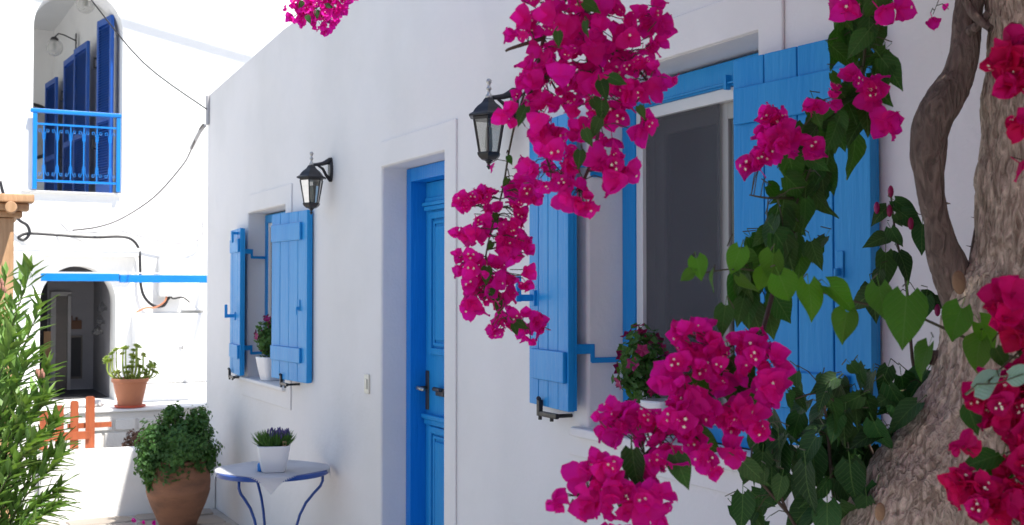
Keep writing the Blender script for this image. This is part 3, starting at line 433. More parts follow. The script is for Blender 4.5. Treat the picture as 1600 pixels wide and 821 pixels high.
# ------------------------------------------------------------ front door
door = thing('front_door', (.14, 5.3, 0), 'panelled blue front door in a deep white recess under a plain lintel', 'door')
y0, y1, z1 = DO[0], DO[1], DO[3]
MB().box(.14, .26, y1-.062, y1-.002, .062, z1-.003).build('frame_post', M['shaded_blue'], door, bevel=.004)
MB().box(.14, .26, y0+.002, y0+.062, .062, z1-.003).build('frame_post', M['shaded_blue'], door, bevel=.004)
MB().box(.14, .26, y0+.062, y1-.062, z1-.075, z1-.003).build('frame_head', M['shaded_blue'], door, bevel=.004)
X = .228; ya, yb = y0+.064, y1-.064
leaf = MB().box(X, X+.045, ya, yb, .07, z1-.078).build('door_leaf', M['blue'], door, bevel=.003)
def mould(p, q, b, t, wd=.03, dp=.014):
    MB().box(X-dp, X-.0004, p, p+wd, b, t).box(X-dp, X-.0004, q-wd, q, b, t).box(X-dp, X-.0004, p+wd, q-wd, t-wd, t).box(X-dp, X-.0004, p+wd, q-wd, b, b+wd).build('moulding', M['blue'], leaf, bevel=.004)
mould(ya+.10, yb-.07, 1.415, 2.16, .035, .018); mould(ya+.145, yb-.115, 1.46, 2.115, .018, .010)
MB().box(X-.012, X-.0005, ya+.175, yb-.145, 1.49, 2.085).build('panel', M['blue'], leaf, bevel=.008)
mould(ya+.10, yb-.07, .22, 1.04, .035, .018); mould(ya+.145, yb-.115, .265, .995, .018, .010)
MB().box(X-.012, X-.0005, ya+.175, yb-.145, .295, .965).build('panel', M['blue'], leaf, bevel=.008)
MB().box(X-.03, X-.0005, ya+.02, yb-.012, 2.195, 2.215).box(X-.022, X-.0006, ya+.03, yb-.02, 2.17, 2.194).box(X-.012, X-.0005, ya+.02, yb-.012, 2.216, 2.24).build('cornice', M['blue'], leaf, bevel=.004)
MB().box(X-.03, X-.0005, ya+.01, yb-.004, 1.075, 1.10).box(X-.016, X-.0006, ya+.02, yb-.012, 1.045, 1.074).build('dado_rail', M['blue'], leaf, bevel=.005)
hp = MB().box(X-.008, X-.0005, yb-.05, yb-.012, 1.10+.02, 1.325).build('handle_plate', M['bronze'], door, bevel=.003)
MB().tube([(X-.006, yb-.03, 1.235), (X-.05, yb-.03, 1.235), (X-.062, yb-.036, 1.237), (X-.066, yb-.06, 1.238), (X-.066, yb-.13, 1.234)], [.010,.010,.011,.011,.009], 10).build('lever', M['steel'], hp, smooth=True)
MB().obox((X, yb-.17, 1.225), Vector((0,1,0)), Vector((1,0,0)), Z, -.10, .0, -.02, -.0005, -.02, .02).tube([(X-.03, yb-.175, 1.24), (X-.03, yb-.26, 1.24)], .012, 10).build('letter_flap', M['bronze'], door, bevel=.004)

# light switch, corner conduit
sw = thing('light_switch', (-.001, 5.92, 1.22), 'small ivory bell switch on the white wall left of the blue door', 'switch')
MB().box(-.010, -.0006, 5.885, 5.955, 1.19, 1.295).build('plate', M['switch'], sw, bevel=.004)
MB().box(-.016, -.0105, 5.903, 5.937, 1.215, 1.27).build('button', M['switch'], sw, bevel=.003)
tag(MB().box(-.022, -.0005, 9.72, 9.78, 3.14, 3.39).build('conduit_cover', M['grey'], bevel=.005), 'grey plastic cable cover at the upper far corner of the white house', 'conduit')

# ------------------------------------------------------------ wall lanterns
def lantern(y, ztop, label):
    x = -.125; t = thing('wall_lantern', (0, y, ztop-.2), label, 'lantern', 'black coach lanterns on the white wall')
    c = (x, y, ztop-.37)
    h6 = 6; tf = lambda r, z: (r, z)
    def hexl(prof, name, m='black', ph=0, par=t, nn=6, sm=False):
        mb = MB(); mb.lathe(c, prof, nn); return mb.build(name, M[m], par, smooth=sm, bevel=0 if sm else .0015)
    hexl([(.004,.37),(.010,.366),(.012,.356),(.007,.348),(.006,.338),(.011,.333),(.011,.326),(.006,.322),(.007,.31),(.014,.302),(.016,.29)], 'finial', m='steel', nn=12, sm=True)
    hexl([(.016,.292),(.024,.284),(.030,.274),(.036,.268),(.052,.256),(.064,.243),(.072,.230),(.090,.220),(.090,.212),(.074,.212),(.060,.210)], 'cap')
    hexl([(.072,.2115),(.070,.200),(.062,.199)], 'top_ring')
    r0, r1, za, zb = .044, .068, .068, .200
    for k in range(6):
        a0, a1 = 2*PI*k/6, 2*PI*(k+1)/6
        P = lambda r, a, z: Vector((c[0]+r*math.cos(a), c[1]+r*math.sin(a), c[2]+z))
        MB().tube([P(r0, a0, za), P(r1, a0, zb)], .0042, 5).build('glazing_bar', M['black'], t)
        q = [P(r0*.96, a0, za), P(r0*.96, a1, za), P(r1*.96, a1, zb), P(r1*.96, a0, zb)]
        nn = ((q[1]-q[0]).cross(q[3]-q[0])).normalized()*.002
        MB().hexa([q[0], q[1], q[1]+nn, q[0]+nn, q[3], q[2], q[2]+nn, q[3]+nn]).build('glass_pane', M['globe'], t)
    MB().tube([Vector(c)+Z*.07, Vector(c)+Z*.10, Vector(c)+Z*.17], [.012,.016,.012], 10).build('bulb', M['frost'], t, smooth=True)
    hexl([(.020,.036),(.034,.040),(.048,.052),(.052,.060),(.052,.068),(.040,.069)], 'base')
    hexl([(.003,0),(.006,.006),(.010,.012),(.005,.018),(.005,.022),(.011,.026),(.011,.030),(.020,.037)], 'drop_finial', nn=12, sm=True)
    zc = ztop-.37
    MB().tube([(x-.006, y, zc+.292), (x+.03, y, zc+.296), (x+.065, y, zc+.302), (x+.085, y, zc+.31), (x+.115, y, zc+.322)], [.009,.010,.012,.014,.022], 10).tube([(x+.04, y, zc+.29), (x+.07, y, zc+.272), (x+.09, y, zc+.235), (x+.118, y, zc+.205)], [.006,.009,.009,.013], 8).build('arm', M['black'], t, smooth=True)
    pr = MB(); vs = []; fs = []; n = 20
    for xx, k in ((-.0005, 1), (-.012, 1), (-.018, .8)):
        for i in range(n):
            a = 2*PI*i/n; vs.append((xx, y+.026*k*math.cos(a), zc+.27+.073*k*math.sin(a)))
    for j in range(2):
        for i in range(n): fs.append((j*n+i, j*n+(i+1)%n, (j+1)*n+(i+1)%n, (j+1)*n+i))
    fs.append(tuple(range(2*n, 3*n))); pr.add(vs, fs); pr.build('back_plate', M['black'], t, smooth=False)
lantern(6.54, 2.565, 'black wall lantern between the far window and the blue door')
lantern(4.19, 2.612, 'black wall lantern beside the magenta blossoms, right of the blue door')

# ------------------------------------------------------------ bistro table with its cloth and plant
tc = (-.35, 6.53)
tb = thing('bistro_table', (tc[0], tc[1], 0), 'small round blue metal bistro table against the white wall', 'table')
MB().lathe((*tc, 0), [(.30,.700),(.318,.698),(.322,.703),(.322,.722),(.316,.726),(.30,.7255)], 64).build('tabletop', M['tblue'], tb, bevel=.002)
for k in range(3):
    a = R(-27.5)+k*2*PI/3+.03; d = Vector((math.cos(a), math.sin(a), 0)); P = lambda r, z: (tc[0]+d.x*r, tc[1]+d.y*r, z)
    ptsl = [(.285,.698),(.285,.655),(.272,.625),(.235,.585),(.19,.53),(.155,.46),(.135,.39),(.128,.32),(.135,.25),(.155,.18),(.19,.10),(.235,.03),(.25,.003)]
    MB().tube([P(*q) for q in ptsl], .0085, 8).build('leg', M['tblue'], tb, smooth=True)
mb = MB(); mb.tube([(tc[0]+.13*math.cos(2*PI*i/32), tc[1]+.13*math.sin(2*PI*i/32), .32) for i in range(33)], .006, 6); mb.build('leg_ring', M['tblue'], tb, smooth=True)
# lace cloth: square cloth, corners falling over the rim
mb = MB(); n = 84; hs = .302; ang = R(27.5)+PI/4+PI/2*0+.02; vs = []; fs = []; idx = {}
ca, sa = math.cos(R(28)), math.sin(R(28))
for i in range(n+1):
    for j in range(n+1):
        u = (i/n*2-1)*hs; v = (j/n*2-1)*hs; r = math.hypot(u, v)
        x, y = u*ca-v*sa, u*sa+v*ca
        if r > .324:
            k = (.324+.06*(1-math.exp(-(r-.324)*1.2)))/r; z = .7285-(r-.324)*.92
            z += .004*math.sin(14*math.atan2(y, x)); x *= k; y *= k
        else: z = .7285+.0006*noise.noise(Vector((u*20, v*20, 0)))
        vs.append((tc[0]+x, tc[1]+y, z))
for i in range(n):
    for j in range(n):
        edge = min(i, j, n-1-i, n-1-j)
        if edge == 0 and (i+j) % 2 == 0 and math.hypot((i/n*2-1), (j/n*2-1))*hs > .31: continue
        fs.append((i*(n+1)+j, (i+1)*(n+1)+j, (i+1)*(n+1)+j+1, i*(n+1)+j+1))
mb.add(vs, fs); tag(mb.build('table_cloth', M['lace'], smooth=True), 'white lace cloth with a corner hanging over the blue bistro table', 'tablecloth')
def pot_sq(name, c, r0, r1, h, label, cat, m='wpot', rot=0):
    t = thing(name, c, label, cat)
    MB().lathe(c, [(r0*.93,.0),(r0,.006),((r0*.45+r1*.55),h*.5),(r1*.98,h*.93),(r1,h),(r1*.93,h),(r1*.9,h*.9),(r1*.5,h*.88)], 40, sq=(6, rot)).build('pot', M[m], t, smooth=True)
    return t
def foliage(t, c, rx, rz, n, size, m, name='foliage', up=.6, narrow=.5, kind='stuff', zmin=-1, shell=.5, nzs=4, nza=.25):
    mb = MB(); c = Vector(c)
    for _ in range(n):
        d = Vector((rnd.gauss(0,1), rnd.gauss(0,1), rnd.gauss(0,1))).normalized()
        rr = shell+(1-shell)*rnd.random()**.6; rr *= 1+nza*noise.noise(d*nzs+c)
        p = c+Vector((d.x*rx, d.y*rx, d.z*rz))*rr
        if p.z < c.z+zmin: continue
        nrm = (d+Vector((rnd.uniform(-.6,.6), rnd.uniform(-.6,.6), rnd.uniform(-.2,.9)*up))).normalized()
        t1 = nrm.orthogonal().normalized(); t1.rotate(Matrix.Rotation(rnd.uniform(0, 6.28), 3, nrm)); t2 = nrm.cross(t1)
        s = size*rnd.uniform(.6, 1.25)
        a = p; b = p+t1*s*.5+t2*s*narrow*.5-nrm*s*.05; cc = p+t1*s+nrm*s*.08; dd = p+t1*s*.5-t2*s*narrow*.5-nrm*s*.05; mid = p+t1*s*.5-nrm*s*.14
        mb.add([a, b, cc, dd, mid], [(0, 1, 4), (1, 2, 4), (2, 3, 4), (3, 0, 4)])
    return mb.build(name, m, t, kind=kind)
tp = pot_sq('potted_lavender', (-.378, 6.41, .730), .066, .092, .150, 'square white pot of lavender standing on the blue bistro table', 'potted plant', rot=R(-20))
MB().lathe((-.378, 6.41, .86), [(.075,0),(.07,.008),(.02,.012)], 16).build('soil', M['soil'], tp)
mb = MB()
for i in range(900):
    a = rnd.uniform(0, 6.28); r = rnd.random()**.5*.07; x, y = -.378+r*math.cos(a), 6.41+r*math.sin(a); l = rnd.uniform(.03, .10)
    dx, dy = math.cos(a)*r*.7+rnd.uniform(-.02,.02), math.sin(a)*r*.7+rnd.uniform(-.02,.02)
    p = Vector((x, y, .865)); q = p+Vector((dx, dy, l)); s = Vector((rnd.uniform(-1,1), rnd.uniform(-1,1), 0)).normalized()*.0035
    mb.add([p-s, p+s, p+(q-p)*.6+s*.9, q, p+(q-p)*.6-s*.9], [(0,1,2,3,4)])
mb.build('foliage', M['geran'], tp, kind='stuff')
mb = MB()
for i in range(46):
    a = rnd.uniform(0, 6.28); r = rnd.random()**.5*.06; p = Vector((-.36+r*math.cos(a), 6.39+r*math.sin(a), .905+rnd.uniform(0, .05))); q = p+Vector((rnd.uniform(-.008,.012), rnd.uniform(-.01,.01), .03))
    mb.tube([p, (p+q)/2, q], [.003, .006, .002], 5)
mb.build('flower', M['lav'], tp, kind='stuff')
MB().box(-.352, -.33, 6.33, 6.345, .877, .905).build('name_tag', M['wood'], tp)
tag(MB().lathe((-.442, 6.445, .7295), [(.018,0),(.021,.004),(.021,.04),(.017,.046),(.006,.046)], 20).build('candle_jar', M['railblue'], smooth=True), 'tiny bright blue jar beside the white pot on the table', 'jar')
# ------------------------------------------------------------ leaves and flowers (shared meshes)
def leaf_mesh(name, m, heart=0., wide=.36, seed=0, rows=7, cols=4, droop=.22, fold=.16):
    r = random.Random(seed); mb = MB(); vs = []; fs = []; ph = r.uniform(0, 6)
    for i in range(rows+1):
        t = i/rows; wv = wide*(math.sin(PI*min(1, (t*.97+.03))**(.62))**.85)*(1-.35*t*t)
        if t > .85: wv = wide*.22*(1-t)/.15*1.0+.004
        for j in range(-cols//2, cols//2+1):
            u = j/(cols/2); y = t-heart*abs(u)**1.5*(1-t)**3
            x = u*wv; z = fold*abs(x)*1.2-droop*t*t+.034*math.sin(9*t+ph+u*3)*abs(u)
            vs.append((x, y, z))
    c = cols+1
    for i in range(rows):
        for j in range(cols): fs.append((i*c+j, i*c+j+1, (i+1)*c+j+1, (i+1)*c+j))
    mb.add(vs, fs)
    n = len(vs); mb.add([(-.012, -.30, .04), (.012, -.30, .04), (.01, 0, -.004), (-.01, 0, -.004)], [(0, 1, 2, 3)])   # petiole
    return mb.mesh(name, m, smooth=True)
def trio_mesh(name, m, seed, florets=2, op=52, bw=.50):
    r = random.Random(seed); mb = MB(); rows, cols = 5, 4
    for k in range(3):
        az = 2*PI*k/3+r.uniform(-.2, .2); tilt0 = R(r.uniform(op-34, op-12)); curl = R(r.uniform(15, 60)); L = r.uniform(.85, 1.1)
        d = Vector((math.cos(az), math.sin(az), 0)); sd = Vector((-math.sin(az), math.cos(az), 0)); p = Vector((0,0,0)); vs = []; fs = []; ph = r.uniform(0, 6)
        for i in range(rows+1):
            t = i/rows; a = tilt0+curl*t; ax = d*math.sin(a)+Z*math.cos(a); nr = d*-math.cos(a)+Z*math.sin(a)
            wv = bw*(math.sin(PI*(t*.93+.07)**.8)**.75)
            if i == rows: wv = .01
            for j in range(-cols//2, cols//2+1):
                u = j/(cols/2)
                vs.append(p+sd*u*wv+nr*(.24*wv*abs(u)**1.6+.10*math.sin(8*t+u*5+ph)*abs(u)*(t+.15)-.02*(j == 0))*1.0)
            p = p+ax*L/rows
        c = cols+1
        for i in range(rows):
            for j in range(cols): fs.append((i*c+j, i*c+j+1, (i+1)*c+j+1, (i+1)*c+j))
        mb.mi = 0; mb.add(vs, fs)
    mb.tube([(0,0,-.5), (0,0,.04)], .03, 4)
    for k in range(florets):
        mb.mi = 0; az = 2*PI*k/3+.5; d = Vector((math.cos(az), math.sin(az), 0)); q = d*.20+Z*r.uniform(.42, .58)
        mb.tube([Vector((0,0,.02)), q*.6, q], [.03, .045, .03], 5, cap=False)
        mb.mi = 1; nrm = (q+Z*.4).normalized(); t1 = nrm.orthogonal().normalized(); t2 = nrm.cross(t1); vs = [q-nrm*.01]
        for i in range(10):
            rr = .105 if i % 2 == 0 else .05; a = 2*PI*i/10; vs.append(q+(t1*math.cos(a)+t2*math.sin(a))*rr+nrm*.03)
        mb.add(vs, [(0, 1+i, 1+(i+1) % 10) for i in range(10)])
    return mb.mesh(name, m, smooth=True)
TR = {k: [trio_mesh('bract_cluster', [M[k], M['star']], s, fl, op) for s, fl, op in ((1, 3, 54), (2, 0, 66), (3, 0, 48), (4, 1, 78), (5, 0, 60), (6, 0, 40), (7, 2, 70), (8, 0, 84))] for k in ('mag', 'mag2', 'crim')}
LF = {'leaf': [leaf_mesh('leaf', M['leaf'], .10, .34, s) for s in (1, 2, 3)],
      'heart': [leaf_mesh('leaf', M['heart'], .20+.02*(s-4), .40+.03*(s % 3), s, 8, 6, .14+.09*(s % 3), .1+.12*(s % 2)) for s in (4, 5, 6, 7)],
      'darkleaf': [leaf_mesh('leaf', M['darkleaf'], .14, .33, s, droop=.3) for s in (7, 8, 9)],
      'pale': [leaf_mesh('leaf', M['pale'], .1, .38, s) for s in (10,)],
      'olean': [leaf_mesh('leaf', M['olean'], 0, .14, s, 6, 2, .18, .5) for s in (11, 12)]}
FACE = Vector((-.46, -.86, .22)).normalized()        # roughly out from the wall, to the lane
ALONG = Vector((.887, -.462, 0))
def inst(name, me, parent, loc, y, z, s):
    """instance with local Y along y and local Z near z"""
    y = y.normalized(); x = y.cross(z)
    if x.length < 1e-3: x = y.orthogonal()
    x.normalize(); zz = x.cross(y)
    o = bpy.data.objects.new(name, me); COL.objects.link(o); o.parent = parent
    m = Matrix((x, y, zz)).transposed().to_4x4()
    for i in range(3):
        for j in range(3): m[i][j] *= s
    m.translation = Vector(loc)-WL[parent]; o.matrix_basis = m; return o
def smoothpath(pts, k=6):
    pts = [Vector(p) for p in pts]; out = []
    for i in range(len(pts)-1):
        p0 = pts[max(i-1, 0)]; p1 = pts[i]; p2 = pts[i+1]; p3 = pts[min(i+2, len(pts)-1)]
        for q in range(k):
            t = q/k; out.append(.5*((2*p1)+(p2-p0)*t+(2*p0-5*p1+4*p2-p3)*t*t+(3*p1-p0-3*p2+p3)*t**3))
    return out+[pts[-1]]
def spray(name, label, cat, group, S, F, L, fm, fs, lm='leaf', rad=.0035, seed=1, jit=.6, dens=1.0, ls=1.0, lj=1.0):
    r = random.Random(seed); base = S[0][0]; t = thing(name, base, label, cat, group)
    paths = [smoothpath(p) for p in S]; allp = [q for p in paths for q in p]; twig = MB()
    for i, p in enumerate(paths):
        n = len(p); k = rad if i == 0 else rad*.7
        MB().tube(p, [k*(1-.6*j/n) for j in range(n)], 6).build('stem', M['woodstem'] if rad > .004 else M['stem'], t, smooth=True)
    def tw(q, w=.0009):
        if not allp: return
        c = min(allp, key=lambda a: (a-q).length_squared+(.0004 if a.z < q.z else 0)); mid = (c+q)/2+Vector((0, 0, .006))
        if (c-q).length > .06: c = q+(c-q).normalized()*.022; mid = (c+q)/2
        twig.tube([c, mid, q], w, 3, cap=False)
    for (x, y, z, rh, rv, n) in F:
        c = Vector((x, y, z)); n = max(1, round(n*dens)) if n > 1 else 1
        for _ in range(n):
            d = Vector((r.gauss(0,1), r.gauss(0,1), r.gauss(0,1))).normalized(); rr = r.random()**.42
            if n == 1: rr *= .3
            p = c+Vector((d.x*rh, d.y*rh, d.z*rv))*rr*1.08
            ax = (d*.7+FACE*r.uniform(.1, .9)+Vector((r.uniform(-jit, jit), r.uniform(-jit, jit), r.uniform(-jit, jit)*.8))).normalized()
            me = r.choice(TR[fm]); s = fs*r.choice((r.uniform(.5, .85), r.uniform(.8, 1.2), r.uniform(.9, 1.25)))
            # local Z of the mesh is the flower axis
            xx = ax.orthogonal().normalized(); xx.rotate(Matrix.Rotation(r.uniform(0, 6.28), 3, ax)); yy = ax.cross(xx)
            o = bpy.data.objects.new('flower', me); COL.objects.link(o); o.parent = t
            m = Matrix((xx, yy, ax)).transposed().to_4x4()
            for i in range(3):
                for j in range(3): m[i][j] *= s
            m.translation = p-ax*s*.35-WL[t]; o.matrix_basis = m
            tw(p-ax*s*.8)
    for (x, y, z, s, a, ti) in L:
        s *= ls
        a = R(a+r.uniform(-12, 12)*lj); d = ALONG*math.cos(a)+Z*math.sin(a); nrm = FACE.copy()
        nrm.rotate(Matrix.Rotation(R(ti+r.uniform(-18, 18)*lj), 3, d)); d = d+nrm*r.uniform(-.25, .25)*lj
        p = Vector((x, y, z)); me = r.choice(LF[lm])
        inst('leaf', me, t, p-d*s*.45, d, nrm, s)
        tw(p-d*s*.75, .0011)
    if twig.v: twig.build('twig', M['stem'], t, kind='stuff')
    return t
G = 'bougainvillea branches in flower'
spray('bougainvillea_branch', 'dense mass of magenta bougainvillea hanging at top centre between lantern and big window', 'flowering branch', G, CM_S, CM_F, CM_L, 'mag', .0240, rad=.005, seed=3, dens=1.62)
spray('bougainvillea_branch', 'long thin magenta strand dangling in front of the wall left of the big shutter', 'flowering branch', G, ST_S, ST_F, ST_L, 'mag', .0200, rad=.0022, seed=4, dens=1.6)
spray('bougainvillea_branch', 'bright sunlit pink bougainvillea tip at the top edge above the roofline', 'flowering branch', G, TL_S, TL_F, TL_L, 'mag2', .026, rad=.004, seed=5, dens=1.5)
spray('bougainvillea_branch', 'leafy dark green bougainvillea trailing over the large right shutter with few magenta blooms', 'flowering branch', G, RV_S, RV_F, RV_L, 'mag', .029, rad=.0035, seed=6, dens=1.4, ls=1.2, lj=2.0)
spray('bougainvillea_branch', 'wide magenta bougainvillea spray reaching across below the big window', 'flowering branch', G, LS_S, LS_F, LS_L, 'mag', .0245, rad=.0045, seed=7, dens=1.45)
spray('bougainvillea_branch', 'crimson bougainvillea hanging at the right edge in front of the tree trunk', 'flowering branch', G, CR_S, CR_F, CR_L[2:], 'crim', .0270, rad=.005, seed=8, dens=1.5)
spray('pale_leaf_sprig', 'pale grey-green upturned leaves lying over the crimson blossoms', 'leaf sprig', None, [[CR_S[0][3], CR_L[0][:3], CR_L[1][:3]]], [], CR_L[:2], 'crim', .03, lm='pale', rad=.0015, seed=9)
spray('heart_leaf_vine', 'vine of big bright green heart-shaped leaves reaching left across the shutter', 'vine', None, HV_S, [], HV_L, 'mag', .03, lm='heart', rad=.0025, seed=10, ls=.9, lj=2.2)
spray('dark_shrub', 'dark green leafy shrub at the foot of the trunk below the large shutter', 'shrub', None, DS_S, [], DS_L, 'mag', .03, lm='darkleaf', rad=.005, seed=11, lj=2.6, ls=1.15)
sh = spray('budding_shoot', 'upright dark-leaved shoot with reddish buds between shutter and forked limb', 'shrub', None, SS_S, [], SS_L, 'mag', .03, lm='darkleaf', rad=.005, seed=12, lj=1.8)
for p in SS_B:
    MB().ball(p, .006, .006, .013, 8, 6).build('bud', M['pflower'], sh, smooth=True)

# ------------------------------------------------------------ the tree
def barky(name, pts, mt, parent, amp=.005, n=84, step=.011, seed=0, fib=34, lump=.012, label=None):
    sp = smoothpath([p[:3] for p in pts], 10); rr = smoothpath([(p[3], 0, 0) for p in pts], 10)
    # resample
    P = [sp[0]]; RR = [rr[0].x]; acc = 0
    for i in range(1, len(sp)):
        seg = sp[i]-sp[i-1]; l = seg.length; k = max(1, int(l/step))
        for q in range(1, k+1): P.append(sp[i-1]+seg*q/k); RR.append(rr[i-1].x+(rr[i].x-rr[i-1].x)*q/k)
    mb = MB(); vs = []; fs = []; a = Vector((1,0,0)); t = (P[1]-P[0]).normalized(); a = t.orthogonal().normalized(); so_ = Vector((seed*3.1, seed*1.7, seed))
    for i, p in enumerate(P):
        t2 = (P[min(i+3, len(P)-1)]-P[max(i-3, 0)]).normalized(); a = t.rotation_difference(t2) @ a; t = t2; b = t.cross(a)
        for k in range(n):
            an = 2*PI*k/n; d = a*math.cos(an)+b*math.sin(an); q = p+d*RR[i]
            qq = Vector((q.x*fib, q.y*fib, q.z*fib*.19))+so_
            qq += Vector((noise.noise(q*12), noise.noise(q*12+Vector((5,5,5))), 0))*1.3
            f1 = abs(noise.noise(qq)); f2 = abs(noise.noise(qq*2.6))
            h = -amp*(1-min(1, f1*3.2))*1.0-amp*.45*(1-min(1, f2*3))+lump*noise.noise(q*7+so_)+lump*.5*noise.noise(q*17+so_)
            vs.append(q+d*h)
    for i in range(len(P)-1):
        for k in range(n): fs.append((i*n+k, i*n+(k+1) % n, (i+1)*n+(k+1) % n, (i+1)*n+k))
    mb.add(vs, fs); return mb.build(name, mt, parent, smooth=True, label=label)
tree = thing('bougainvillea_tree', (TRUNK[-1][0], TRUNK[-1][1], 0), 'old gnarled bougainvillea tree with pale furrowed trunk at the right edge', 'tree')
barky('trunk', TRUNK, M['bark'], tree, amp=.0045, n=220, seed=1, fib=80, step=.006)
barky('limb', LIMB, M['bark2'], tree, amp=.0016, n=48, seed=2, fib=60, lump=.006, label='curving grey-brown limb rising left of the trunk')
barky('branch_stub', STUB, M['bark2'], tree, amp=.0015, n=24, seed=3, fib=60, lump=.004)
barky('twig', TWIGB, M['bark2'], tree, amp=.001, n=12, seed=4, lump=.003); barky('twig', TWIGC, M['bark2'], tree, amp=.001, n=12, seed=5, lump=.003)
rt_ = random.Random(3); lp = smoothpath([p[:3] for p in LIMB], 6)
for i in range(14, 66, 13):
    q = lp[i]; d = (ALONG*rt_.choice((-1, 1))+FACE*rt_.uniform(-.3, .8)+Z*rt_.uniform(-.3, .5)).normalized()
    MB().tube([q+d*.020, q+d*.027, q+d*rt_.uniform(.031, .036)], [.0035, .0016, .0003], 6).build('thorn', M['bark2'], tree)
mb = MB(); mb.tube(smoothpath([p[:3] for p in ROD]), .0035, 6)
for i in (4, 9, 13):
    q = smoothpath([p[:3] for p in ROD])[i]; mb.tube([q, q+ALONG*(-.012)+Z*.003], [.0016, .0004], 4)
mb.build('thorny_shoot', M['woodstem'], tree)
def onsurf(P, R0, f, k=1.0): return P
for (x, y, z, r) in KNOT[:2]:
    MB().ball((x, y, z), r*.9, r*.4, r*1.25, 16, 12, nz=1.2).build('bark_scar', M['scar'], tree, smooth=True)
# unseen canopy above the lane, its spread and density shaped for the shade below
cr = MB(); rc = random.Random(21)
for _ in range(38000):
    cx = rc.uniform(-3.2, -.08); cy = rc.uniform(-.9, 2.7)
    cl = noise.noise(Vector((cx*1.6, cy*1.6, 3)))
    if cl < -.45+.22*max(0, -cx-1.9)+.5*max(0, cy-1.5): continue
    if cx < -1.25 and rc.random() < .72: continue
    cz = 2.95+rc.random()**1.4*.75+.12*noise.noise(Vector((cx*2, cy*2, 9)))+max(0, (cy-2.2))*.15
    p = Vector((cx, cy, cz)); nrm = Vector((rc.uniform(-1,1), rc.uniform(-1,1), rc.uniform(.1,1.6))).normalized()
    t1 = nrm.orthogonal().normalized(); t1.rotate(Matrix.Rotation(rc.uniform(0, 6.28), 3, nrm)); t2 = nrm.cross(t1); s = rc.uniform(.06, .11)
    cr.mi = 1 if rc.random() < .4 else 0
    cr.add([p, p+t1*s*.5+t2*s*.33, p+t1*s, p+t1*s*.5-t2*s*.33], [(0,1,2,3)])
for _ in range(10000):     # unseen leaf mass added against the house to darken the right-hand wall
    p = Vector((rc.uniform(-.75, -.04), rc.uniform(-1.6, 1.5), rc.uniform(.2, 3.2)))
    if p.y > (p.x+2.2)/1.257-.22: continue
    if noise.noise(p*1.3) < -.3: continue
    nrm = Vector((rc.uniform(-1,1), rc.uniform(-1,1), rc.uniform(.1,1.2))).normalized()
    t1 = nrm.orthogonal().normalized(); t1.rotate(Matrix.Rotation(rc.uniform(0, 6.28), 3, nrm)); t2 = nrm.cross(t1); s = rc.uniform(.07, .12)
    cr.mi = 1 if rc.random() < .4 else 0
    cr.add([p, p+t1*s*.5+t2*s*.33, p+t1*s, p+t1*s*.5-t2*s*.33], [(0,1,2,3)])
for _ in range(4500):     # unseen leaf screen added across the lane to cut light on the wall
    p = Vector((rc.uniform(-4.2, -3.5), rc.uniform(-.2, 2.6), rc.uniform(1.0, 3.6)))
    if noise.noise(p*1.3) < -.3: continue
    nrm = Vector((rc.uniform(-1,1), rc.uniform(-1,1), rc.uniform(.1,1.2))).normalized()
    t1 = nrm.orthogonal().normalized(); t1.rotate(Matrix.Rotation(rc.uniform(0, 6.28), 3, nrm)); t2 = nrm.cross(t1); s = rc.uniform(.08, .13)
    cr.mi = 1 if rc.random() < .4 else 0
    cr.add([p, p+t1*s*.5+t2*s*.33, p+t1*s, p+t1*s*.5-t2*s*.33], [(0,1,2,3)])
cr.build('crown_and_shade_leaves', [M['leaf'], M['mag']], tree, kind='stuff')
for (a, b, c) in (((-.43,1.37,2.7), (-.7,.9,3.0), (-1.6,-.2,3.2)), ((-.43,1.37,2.7), (-.9,1.9,3.05), (-1.6,2.6,3.2)), ((-.43,1.37,2.7), (-.35,.6,3.05), (-.6,-1,3.25)), ((-.62,1.40,2.7), (-1.1,1.4,3.0), (-2.2,1.2,3.2))):
    MB().tube(smoothpath([a, b, c]), [.05-.0027*i for i in range(13)], 10).build('bough', M['bark2'], tree, smooth=True)
# falling petals on the twig by the limb
spray('bougainvillea_sprig', 'two loose pink blossoms dangling left of the limb near the top edge', 'flowering branch', None, [[Vector(TWIGC[0][:3])+Vector((-.02,0,.1)), Vector(TR_F[1][:3])+Z*.05, Vector(TR_F[0][:3])+Z*.01]], TR_F, [], 'mag', .018, rad=.0012, seed=14)

# ------------------------------------------------------------ flower pots on the two sills
def sillpot(c, s, ps, of, label, seed, fn):
    r = random.Random(seed); t = pot_sq('potted_flower', c, .046*s*ps, .07*s*ps, .15*s, label, 'potted plant', rot=R(15))
    MB().lathe((c[0], c[1], c[2]+.13*s), [(.062*s*ps,0),(.062*s*ps,.01*s),(.02,.012*s)], 16).build('soil', M['soil'], t)
    cc = (c[0]+of[0], c[1]+of[1], c[2]+.265*s); foliage(t, cc, .095*s, .145*s, 640, .036*s, M['geran'], narrow=.7, shell=.2)
    for i in range(fn):
        d = Vector((r.gauss(0,1), r.gauss(0,1), r.gauss(.4,.8))).normalized(); p = Vector(cc)+Vector((d.x*.1, d.y*.1, d.z*.15))*s
        mb = MB(); t1 = d.orthogonal().normalized(); t2 = d.cross(t1); vs = [p]; q = .028*s
        for k in range(10):
            rr = q if k % 2 else q*.7; a = 2*PI*k/10; vs.append(p+(t1*math.cos(a)+t2*math.sin(a))*rr+d*.006*(1 if k % 2 else -.2))
        mb.add(vs, [(0, 1+k, 1+(k+1) % 10) for k in range(10)])
        mb.tube([Vector(cc), p], .0015, 3, cap=False).build('flower', M['pflower'], t)
    return t
sillpot((.055, 8.03, 1.114), 1.12, 1.1, (0,0), 'white pot of dark pink flowers on the far window sill', 31, 20)
